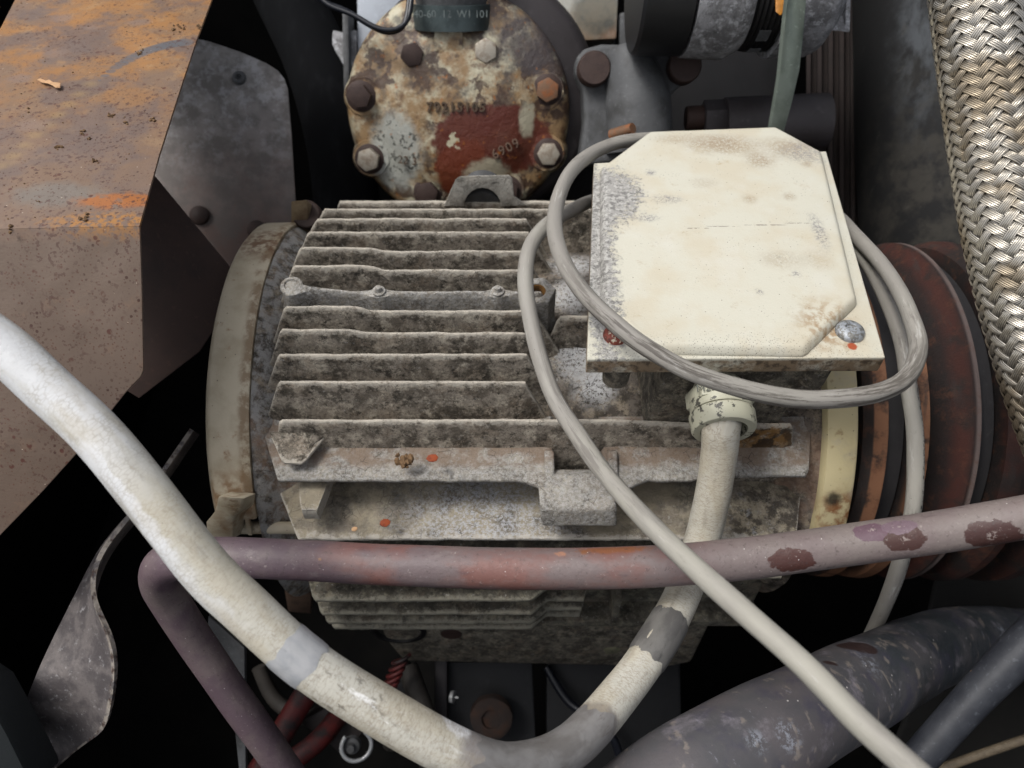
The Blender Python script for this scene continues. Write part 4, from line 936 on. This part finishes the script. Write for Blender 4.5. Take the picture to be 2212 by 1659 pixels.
# ------------------------------------------------------------------ compressor head
nC = V(0, -.88, .47).normalized(); oC = W(990, 240, d=70)
comp = thing('compressor', 'round compressor head with flaking cream paint and rust behind the motor', 'compressor', oC - V(0, 0, 12))
part(comp, 'body', MB().lathe([(-8, 10.4), (-3.0, 10.9), (-1.6, 10.5), (-.9, 9.8)], oC + V(1.9, .3, .9), nC, 72), mat_purplecast, ang=50)
part(comp, 'cover', MB().lathe([(-1.5, 9.9), (-.5, 10.1), (.3, 9.8), (.65, 9.2), (.7, 7.6), (.95, 7.0), (1.35, 6.3), (1.7, 5), (1.95, 3), (2.0, .05)], oC, nC, 72, jit=.05), mat_comp, ang=50)
hexb = mesh_of(MB().ngon((0, 0, .25), (0, 0, 1), 1.05, 1.0, 6), 'bolt', mat_rustbolt, bevel=.12)
hexg = hexb.copy(); hexg.materials.clear(); hexg.materials.append(mat_greybolt)
hexo = hexb.copy(); hexo.materials.clear(); hexo.materials.append(mat_orangebolt)
wsh = mesh_of(MB().lathe([(-.4, 1.45), (.15, 1.4), (.26, 1.25), (.26, .1)], seg=28), 'washer', mat_rustbolt)
plC = (oC + nC * .6, nC)
for (a, b, me, roll) in ((893, 119, hexb, .2), (1050, 110, hexg, .5), (781, 208, hexb, .1), (1182, 194, hexo, .45), (799, 343, hexg, .3), (1184, 331, hexg, .0), (925, 414, hexb, .2), (1096, 410, hexb, .4)):
    part(comp, 'bolt_boss', MB().lathe([(-1.2, 2.0), (-.2, 1.75), (.2, 1.6), (.22, .2)], W(a, b, plane=plC) + (oC - W(a, b, plane=plC)) * .02, nC, 26, jit=.1), mat_comp)
    o = inst(comp, 'bolt', me, W(a, b, plane=plC), nC, roll)
    sub(o, 'washer', wsh)
mat_relief = flat('letter_shadow_tone', (84, 68, 52), .5, 0, c2=(40, 32, 26), scale=1.2)  # dark tone paints in the shadow that picks out the cast digits
mat_relief2 = flat('pale_raised_letters', (104, 84, 70), .5, 0, c2=(60, 44, 38), scale=1.2)
plT = (oC + nC * 2.0, nC)
text_part(comp, 'cast_number', '79215105', 1.15, W(985, 232, plane=plT), nC, mat_relief, ext=.2, bold=.02, spacing=1.15)
text_part(comp, 'cast_number', '6909', 1.2, W(1092, 322, plane=(oC + nC * 1.75, nC)), nC, mat_relief2, ext=.09, roll=.45, spacing=1.15)
text_part(comp, 'cast_number', '22 3', 1.0, W(880, 347, plane=(oC + nC * 1.5, nC)), nC, mat_relief, ext=.07, roll=-.1)
tg = [(938, 50), (1000, 50), (1000, 104), (994, 120), (978, 130), (960, 130), (945, 120), (938, 104)]
part(comp, 'tongue', MB().prism([W(a, b, plane=(oC + nC * 1.7, nC)) for a, b in tg], nC * -.5), mat_comp, bevel=.15)
hz = W(977, -60, d=68); hd = (W(977, 40, d=69.5) - hz).normalized()
clampc = thing('hose_clamp', 'dull metal hose clamp band above the compressor head', 'clamp', W(977, 60, d=68))
part(clampc, 'band', MB().lathe([(0, 3.55), (.03, 3.7), (2.0, 3.7), (2.03, 3.55)], W(977, 6, d=67.5), V(0, -.35, -.94).normalized(), 56), flat('tarnished_clamp_metal', (78, 88, 88), .4, .5, c2=(44, 50, 50), scale=.6), ang=40)
text_part(clampc, 'band_lettering', '40-60  12  W1 101', .8, W(975, 31, d=63.3), (0, -.94, .35), flat('worn_lettering', (104, 112, 110), .5, var=.4, scale=2, bump=0), ext=.02)
single('elbow_hose', MB().tubes(path([(980, -160, 64), (978, -60, 66), (977, 20, 68), (975, 62, 69.5)]), 3.4, 40, .6), mat_darkcast, 'grey hose end held in the clamp at the top edge', 'hose', ang=60)
# machine blocks behind it
blk = thing('engine_block', 'pale grey painted engine block behind the compressor head', 'engine', W(1000, 120, d=82))
def blockpoly(name, pp_, d, thick, mt, bev=.3, lab=None):
    n_ = V(0, -.8, .6).normalized(); P0 = (W(pp_[0][0], pp_[0][1], d=d), n_)
    return part(blk, name, MB().prism([W(a, b, plane=P0) for a, b in pp_], n_ * -thick), mt, lab, bevel=bev)
blockpoly('crankcase', [(768, -60), (892, -60), (892, 60), (880, 130), (820, 170), (772, 220)], 76, 6, mat_greypaint, .6)
blockpoly('flange', [(716, 60), (740, 70), (772, 60), (772, 330), (742, 290), (712, 200)], 77, 4, mat_alu, .5)
blockpoly('flange_rim', [(738, 20), (752, 20), (758, 360), (744, 330)], 75.5, 3, mat_darkcast, .3)
m = M('rust_edged_grey_paint', (176, 176, 168), .5)
m.layer((128, 92, 62), m.px(1230, 76, 74, 110, soft=.5, sq=(.35, 2.2, 2.2)), .9); m.layer((70, 74, 70), m.px(1290, 20, 74, 55, soft=.2, wob=(.5, .4)), .85)
m.layer((140, 130, 112), m.noise(.3, .45, .6), .5); m.bump(m.raw(2), .2, .1); mat_pan = m.done()
blockpoly('pan', [(1064, -60), (1338, -60), (1332, 84), (1180, 92), (1120, 60), (1080, 40)], 74, 5, mat_pan, .3)
for a, b in ((1186, 74), (1206, 78), (1214, 76)): pass
blockpoly('side_wall', [(1100, 60), (1700, 60), (1720, 520), (1100, 420)], 80, 3, mat_dark, .3)
blockpoly('strut', [(1338, 26), (1378, 24), (1384, 110), (1338, 100)], 75, 3, mat_darkcast, .3)
# wires at the top
for k, (l, lab) in enumerate((([(660, -60, 64), (700, 5, 64), (760, 30, 64), (815, 62, 64), (855, 66, 64), (880, 50, 64), (888, 10, 64), (892, -50, 64)], 'black wire curving lowest beside the grey engine block'), ([(640, -60, 65), (692, 0, 65), (748, 22, 65), (790, 50, 65), (838, 72, 64.6), (872, 60, 64), (882, 20, 64), (886, -50, 64)], 'black wire curving just above its neighbour at the top edge'))):
    single('black_wire', MB().tubes(path(l), .22, 14, .4), mat_wire, lab, 'wire', group='black wires at the top edge', ang=70)

# ------------------------------------------------------------------ cast bracket right of the compressor
brk = thing('bearing_bracket', 'dark grey casting with two round bolts between compressor and alternator', 'casting', W(1370, 320, d=68))
n_b = V(0, -.8, .6).normalized(); Pb = (W(1370, 200, d=68), n_b)
bo = [(1262, 104), (1300, 94), (1380, 96), (1450, 106), (1500, 108), (1508, 150), (1480, 180), (1452, 200), (1445, 260), (1440, 340), (1250, 360), (1262, 260), (1258, 190), (1242, 160), (1244, 124)]
part(brk, 'casting', MB().prism([W(a, b, plane=Pb) for a, b in bo], n_b * -4), mat_darkcast, bevel=.7, segs=4)
part(brk, 'rib', MB().tubes([W(a, b, plane=Pb) + n_b * .2 for a, b in ((1352, 100), (1362, 160), (1378, 220), (1380, 330))], [1.6, 2.3, 2.9, 3.0], 28, .6, lump=.06), mat_darkcast, ang=80)
cb = mesh_of(MB().lathe([(-.3, 1.45), (1.2, 1.42), (1.35, 1.3), (1.38, .05)], seg=30), 'round_bolt', mat_rustbolt)
for a, b in ((1281, 152), (1474, 147)): inst(brk, 'round_bolt', cb, W(a, b, plane=Pb), n_b)
part(brk, 'pipe_stub', MB().lathe([(0, .5), (2.2, .45)], W(1322, 292, d=65), V(.6, -.4, .5).normalized(), 16), mat_orangebolt)
# dark fitting
fit = thing('hydraulic_fitting', 'dark cylindrical fitting with stepped nuts below the alternator', 'fitting', W(1570, 260, d=68))
ax = V(1, 0, .05).normalized()
part(fit, 'barrel', MB().lathe([(0, 2.3), (.1, 2.4), (9, 2.4)], W(1562, 272, d=69), ax, 32), mat_purplecast)
part(fit, 'nut', MB().ngon(W(1518, 262, d=69), ax, 1.8, 1.9, 6), mat_purplecast, bevel=.1)
part(fit, 'stem', MB().lathe([(0, .95), (.1, 1.05), (1.5, 1.05)], W(1481, 256, d=69), ax, 24), mat_brown)
# alternator
alt = thing('alternator', 'black and cast aluminium alternator cut off by the top edge', 'alternator', W(1600, 90, d=62))
aO = W(1372, -55, d=61); aX = V(1, .0, -.01).normalized()
def ax_at(px_): return W(px_, -55, d=61).x - aO.x
RA = 5.9
part(alt, 'cap', MB().lathe([(0, 4.5), (0, RA - .25), (.25, RA), (ax_at(1478), RA), (ax_at(1478), 4)], aO, aX, 64), mat_blackplastic, ang=40)
part(alt, 'front_housing', MB().lathe([(ax_at(1488), 4), (ax_at(1484), RA + .1), (ax_at(1570), RA + .25), (ax_at(1602), RA - .3), (ax_at(1604), 4)], aO, aX, 64, jit=.08), mat_alu, ang=40)
for k in range(5):
    xa = ax_at(1606 + k * 13)
part(alt, 'stator', MB().lathe([(ax_at(1600), 3.5)] + [(ax_at(1600) + .2 * i, RA - .55 + (.14 if i % 2 else 0)) for i in range(14)] + [(ax_at(1684), 3.5)], aO, aX, 64), mat_dark, ang=20)
for k in range(26):
    t = R(190 + k * 6.2)
wd = MB()
for k in range(90):
    t = R(200 + k * 1.6)
    for ra in (0,):
        cx = ax_at(1640); 
        for (o_, l_) in ((-.55, .9), (1.0, .5)):
            c_ = aO + aX * (cx + o_); p1 = c_ + V(0, (RA - .35) * math.cos(t), (RA - .35) * math.sin(t))
            if (k // 8) % 2 == 0: wd.box(p1 - V(.0, .04, .04), p1 + V(l_, .04, .04))
part(alt, 'winding', wd, mat_darkcast)['kind'] = 'stuff'
part(alt, 'rear_housing', MB().lathe([(ax_at(1672), 4), (ax_at(1672), RA + .1), (ax_at(1755), RA + .0), (ax_at(1775), RA - .4), (ax_at(1800), 4.2), (ax_at(1802), 1)], aO, aX, 64, jit=.1), mat_alu, ang=40)
part(alt, 'terminal_tab', MB().prism(poly([(1676, -20), (1698, -20), (1694, 24), (1686, 34), (1676, 26)], d=56.5), (0, .25, 0)), flat('amber_tab', (186, 124, 46), .4), bevel=.05)
single('angle_strap', MB().prism(poly([(1795, 66), (1836, 70), (1840, -60), (1830, -60), (1826, 58), (1795, 56)], d=62), (0, 4, 1)), mat_alu, 'folded grey angle bracket at the right end of the alternator', 'bracket', bevel=.1)
st = []
outer = [(1742, -60), (1741, 0), (1736, 80), (1728, 150), (1712, 220), (1690, 300)]; inner = [(1704, -60), (1702, 0), (1692, 80), (1684, 160), (1672, 230), (1660, 300)]
single('adjusting_strap', MB().prism([W(a, b, d=53.5 + 9 * max(0, b + 20) / 320) for a, b in outer + inner[::-1]], VIEW * .9), mat_green, 'curved grey green adjusting strap running down behind the box', 'bracket', bevel=.12)

# ------------------------------------------------------------------ far right background
gr = MB(); rows = []
for i in range(0, 41):
    a = 1742 + i * 3.0; rows.append([W(a, -80, d=76 + (1.2 if (i // 4) % 2 else 0)), W(a, 560, d=76 + (1.2 if (i // 4) % 2 else 0))])
single('grooved_drum', MB().grid(rows), flat('grooved_drum_brown', (34, 25, 22), .8, 0, c2=(20, 17, 16), scale=.4), 'dark brown vertically grooved drum behind the green strap', 'drum', ang=10)
m = M('scuffed_highlit_drum', (17, 17, 17), .75, 0, .25)
m.layer((84, 88, 92), m.mul(m.px(1995, 60, 66, 110, soft=.8, sq=(3.5, .6, .6)), m.noise(.5, .35, .65, stretch=(2, 1, .3))), .55)  # pale streak near the top is a painted highlight
m.layer((52, 49, 43), m.mul(m.px(2050, 420, 64, 150, soft=.8, sq=(1.5, .6, .6)), m.noise(.5, .4, .6)), .7)
m.layer((60, 58, 54), m.noise(1.0, .62, .72, stretch=(1, 1, .35), detail=8), .4); m.bump(m.raw(2), .2, .1); mat_drum = m.done()
single('side_duct', MB().tubes(path([(2010, -160, 72), (2015, 100, 72), (2030, 350, 72), (2060, 620, 72), (2090, 800, 72)]), [6.8, 6.8, 7.2, 7.6, 7.8], 56, 1.5), mat_drum, 'large dark scuffed duct between the box and the braided hose', 'duct', ang=80)
single('rust_strip', MB().tubes(path([(1846, -80, 77), (1848, 60, 77), (1846, 150, 77), (1842, 260, 78)]), .4, 12, 1), flat('rust_strip_brown', (62, 42, 32), .8), 'thin rust brown strip beside the grooved drum', 'strip', ang=70)
# back of the pulley guard low right
single('lower_shroud', MB().prism(poly([(2040, 1180), (2300, 1150), (2300, 1700), (1900, 1700), (1960, 1560)], d=72), (0, 1, .5)), flat('olive_black_shroud', (20, 19, 16), .8, scale=.2), 'dark olive shroud in the lower right background', 'shroud', bevel=.2)

# ------------------------------------------------------------------ fan blade, lower left
def blade():
    mbx = MB(); rows = []; tips = []
    # (front edge px, front depth, back edge px, back depth)
    st = [((414, 928), 52, (413, 930), 58), ((352, 1018), 50, (351, 1020), 57), ((300, 1092), 48.5, (299, 1092), 56), ((240, 1160), 47.5, (238, 1160), 53), ((204, 1222), 47, (196, 1224), 51), ((198, 1268), 46.6, (172, 1275), 50),
          ((206, 1312), 46.4, (142, 1330), 49.5), ((236, 1358), 46.2, (110, 1395), 49.5), ((252, 1410), 46.2, (80, 1460), 48), ((251, 1468), 46.5, (52, 1530), 48.5), ((240, 1535), 47.2, (24, 1600), 49.5), ((226, 1575), 48.2, (10, 1660), 50.5), ((190, 1600), 49, (0, 1690), 51.5), ((120, 1660), 50, (-20, 1730), 52)]
    A, _ = spline([W(*a, d=da) for a, da, b, db in st], 1, .6)
    B, _ = spline([W(*b, d=db) for a, da, b, db in st], 1, .6)
    n = 70
    def at(L_, t): 
        i = t * (len(L_) - 1); j = min(int(i), len(L_) - 2); return L_[j].lerp(L_[j + 1], i - j)
    for side in (0, 1):
        for i in range(n + 1):
            a = at(A, i / n); b = at(B, i / n)
    for i in range(n + 1):
        a = at(A, i / n); b = at(B, i / n); row = []; tp = []
        a2 = at(A, min(1, i / n + .01)); nn = (a2 - a).cross(b - a)
        nn = nn.normalized() if nn.length > 1e-6 else V(0, 0, 1)
        th_ = .14
        for k in range(11): row.append(a.lerp(b, k / 10) + nn * th_ + nn * (.5 * math.sin(math.pi * k / 10))); tp.append(.0 if k else 1)
        for k in range(10, -1, -1): row.append(a.lerp(b, k / 10) - nn * th_ + nn * (.5 * math.sin(math.pi * k / 10))); tp.append(.0 if k else 1)
        rows.append(row); tips.append(tp)
    mbx.grid(rows, closed=True, tips=tips, caps=True); return mbx
single('fan_blade', blade(), mat_blade, 'twisted grey metal fan blade in the dark lower left', 'fan blade', ang=50)
single('corner_casing', MB().prism(poly([(-200, 1380), (-40, 1490), (16, 1590), (70, 1700), (-200, 1800)], d=44), VIEW * 3), flat('blue_green_black_casing', (14, 19, 21), .9, 0, c2=(9, 12, 11), scale=.3), 'dark blue green casing in the bottom left corner', 'casing', bevel=.4)

# ------------------------------------------------------------------ under the motor
rail = thing('mounting_rail', 'dirty cast mounting rail below the motor', 'rail', W(1150, 1440, y=-11))
RY = -14.2
r0 = W(818, 1342, y=RY); r1 = W(1490, 1442, y=RY)
part(rail, 'beam', MB().prism([V(r0.x, RY, r0.z), V(r0.x, RY, r0.z - 4), V(r0.x + 1, RY, r1.z + 1.4), V(r1.x - 2, RY, r1.z), V(r1.x, RY, r1.z + 1.2), V(r1.x, RY, r0.z)], (0, 8, 0)), mat_rail, bevel=.5, segs=3)
part(rail, 'slot_rim', MB().lathe([(0, 2.3), (.2, 2.2), (.25, 1.9), (-.1, 1.8)], W(862, 1362, y=RY + .05), (0, -1, 0), 30, closed_ends=False), mat_dark)
part(rail, 'bolt_hole', MB().lathe([(0, .9), (.15, .85), (.16, .05)], W(975, 1368, y=RY + .05), (0, -1, 0), 24), mat_brown)
part(rail, 'lichen_patch', MB().lathe([(0, .75), (.06, .6), (.07, .05)], W(1322, 1405, y=RY), (0, -1, 0), 14, jit=.3), flat('pale_lichen', (110, 108, 86), .9))
sup = thing('support_frame', 'black square support frame below the mounting rail', 'frame', W(1100, 1650, d=74))
def darkbox(name, pp_, d, th_, mt, bev=.3): return part(sup, name, MB().prism(poly(pp_, d=d), VIEW * th_), mt, bevel=bev)
mat_soot = flat('blue_black_steel', (26, 27, 29), .6, .1, c2=(17, 18, 19), scale=.25)
darkbox('upright', [(938, 1420), (966, 1420), (966, 1700), (938, 1700)], 72, 2, mat_purplecast)
darkbox('web_plate', [(966, 1430), (1150, 1430), (1158, 1600), (1158, 1760), (966, 1760)], 73.5, 1, mat_soot)
darkbox('web_plate', [(1180, 1430), (1470, 1430), (1476, 1760), (1180, 1760)], 75, 1, flat('near_black_steel', (18, 19, 21), .6, .1))
rb = W(1062, 1545, d=71.5)
rbt = part(sup, 'rusty_boss', MB().lathe([(0, 2.0), (.8, 1.9), (1.0, 1.6), (1.0, .9), (.7, .8), (.7, .05)], rb, -VIEW, 32, jit=.1), flat('rusty_disc', (36, 28, 25), .9, 0, c2=(58, 34, 18), scale=.8))
part(sup, 'stud', MB().lathe([(0, .5), (.3, .55), (.35, .1), (.7, .1)], W(974, 1505, d=69), V(1, -.2, .2).normalized(), 16), mat_white)
# dim fittings in the lower middle
single('red_rod', MB().tubes(path([(700, 1440, 66), (640, 1530, 65), (600, 1600, 64), (540, 1700, 63)]), 1.0, 20, .8), mat_red, 'faded red rod slanting below the cream cable', 'rod', group='red rods below the cream cable')
single('red_rod', MB().tubes(path([(760, 1500, 68), (700, 1590, 64), (620, 1650, 63), (560, 1690, 63)]), .85, 20, .8), mat_red, 'short red rod between the first rod and the pale ring', 'rod', group='red rods below the cream cable')
sp = MB(); 
sp_pts = []
for k in range(90):
    t = k / 90; a = t * 5 * 2 * math.pi; c = W(868, 1420, d=66).lerp(W(838, 1492, d=66), t); sp_pts.append(c + V(.7 * math.cos(a), 0, 0) + UP * .25 * math.cos(a) - VIEW * .6 * math.sin(a))
single('red_spring', sp.tubes(sp_pts, .17, 8, .2), mat_red, 'small red coil spring below the left end of the rail', 'spring', ang=80)
rg = thing('eye_ring', 'pale metal ring round a dark stud at the bottom edge', 'ring', W(770, 1620, d=62))
tr_ = MB(); fr = frame(W(770, 1612, d=62), (-VIEW + V(.3, 0, 0)).normalized())
tr_.tubes([fr(1.25 * math.cos(t), 1.25 * math.sin(t)) for t in [R(115 + k * 15) for k in range(20)]], .17, 14, .2)
part(rg, 'ring', tr_, mat_white, ang=80)
part(rg, 'stud', MB().lathe([(0, .7), (.5, .65), (.55, .35), (1.0, .3), (1.0, .02)], W(762, 1606, d=62.5), -VIEW, 20), mat_darkcast)
single('lever_block', MB().prism(poly([(640, 1560), (760, 1500), (800, 1540), (790, 1575), (742, 1640), (700, 1600)], d=66), VIEW * 2), flat('oily_lever', (52, 46, 44), .6), 'oily dark lever block behind the pale ring', 'lever', bevel=.4)
single('flat_strut', MB().prism(poly([(450, 1330), (528, 1400), (531, 1700), (520, 1700), (505, 1560), (440, 1440)], d=56), VIEW * .5), mat_darkcast, 'thin grey strut behind the bent pipe', 'strut', bevel=.08)
single('wood_shim', MB().prism(poly([(612, 1262), (672, 1266), (672, 1326), (622, 1322)], y=-9), (0, 3, 0)), flat('brown_block', (96, 76, 62), .8), 'small brown block under the left end of the motor', 'block', bevel=.15)
single('cross_plate', MB().prism(poly([(560, 1210), (690, 1220), (690, 1262), (560, 1250)], y=-10), (0, 4, 0)), mat_cream, 'cream plate edge under the pipe', 'plate', bevel=.2)
single('pipe_elbow_bracket', MB().prism(poly([(820, 1500), (880, 1440), (910, 1500), (900, 1540), (860, 1560)], d=70), VIEW * 2), mat_dark, 'black bracket below the red spring', 'bracket', bevel=.3)

mat_dim = flat('oil_blackened_metal', (46, 42, 38), .7, 0, c2=(28, 26, 24), scale=.6, bump=.5)
single('oil_hose', MB().tubes(path([(880, 1440, 70), (905, 1510, 69), (930, 1590, 69), (925, 1700, 70)]), .95, 20, .6, lump=.05), mat_dim, 'dim oily hose dropping beside the black upright', 'hose', ang=70)
single('drain_pipe', MB().tubes(path([(560, 1440, 72), (600, 1520, 72), (700, 1560, 71), (840, 1580, 70), (920, 1640, 70)]), .7, 16, .6), mat_dim, 'dim thin pipe running behind the red rods', 'pipe', ang=70)
nutp = thing('pipe_union', 'dim hexagonal pipe union behind the cream cable, left of the black upright', 'fitting', W(850, 1600, d=68))
part(nutp, 'hex_body', MB().ngon(W(835, 1590, d=68), V(.8, .1, -.4), 1.3, 1.6, 6), mat_dim, bevel=.12)
part(nutp, 'collar', MB().lathe([(0, .9), (2.6, .85), (2.7, .2)], W(835, 1590, d=68), V(.8, .1, -.4), 20), mat_rustbolt)
single('wire_loom', MB().tubes(path([(1180, 1440, 74), (1230, 1520, 73), (1300, 1560, 72), (1340, 1640, 72), (1330, 1760, 72)]), .4, 12, .5, lump=.08), mat_wire, 'dim black wire hanging in the gap right of the support frame', 'wire', ang=70)
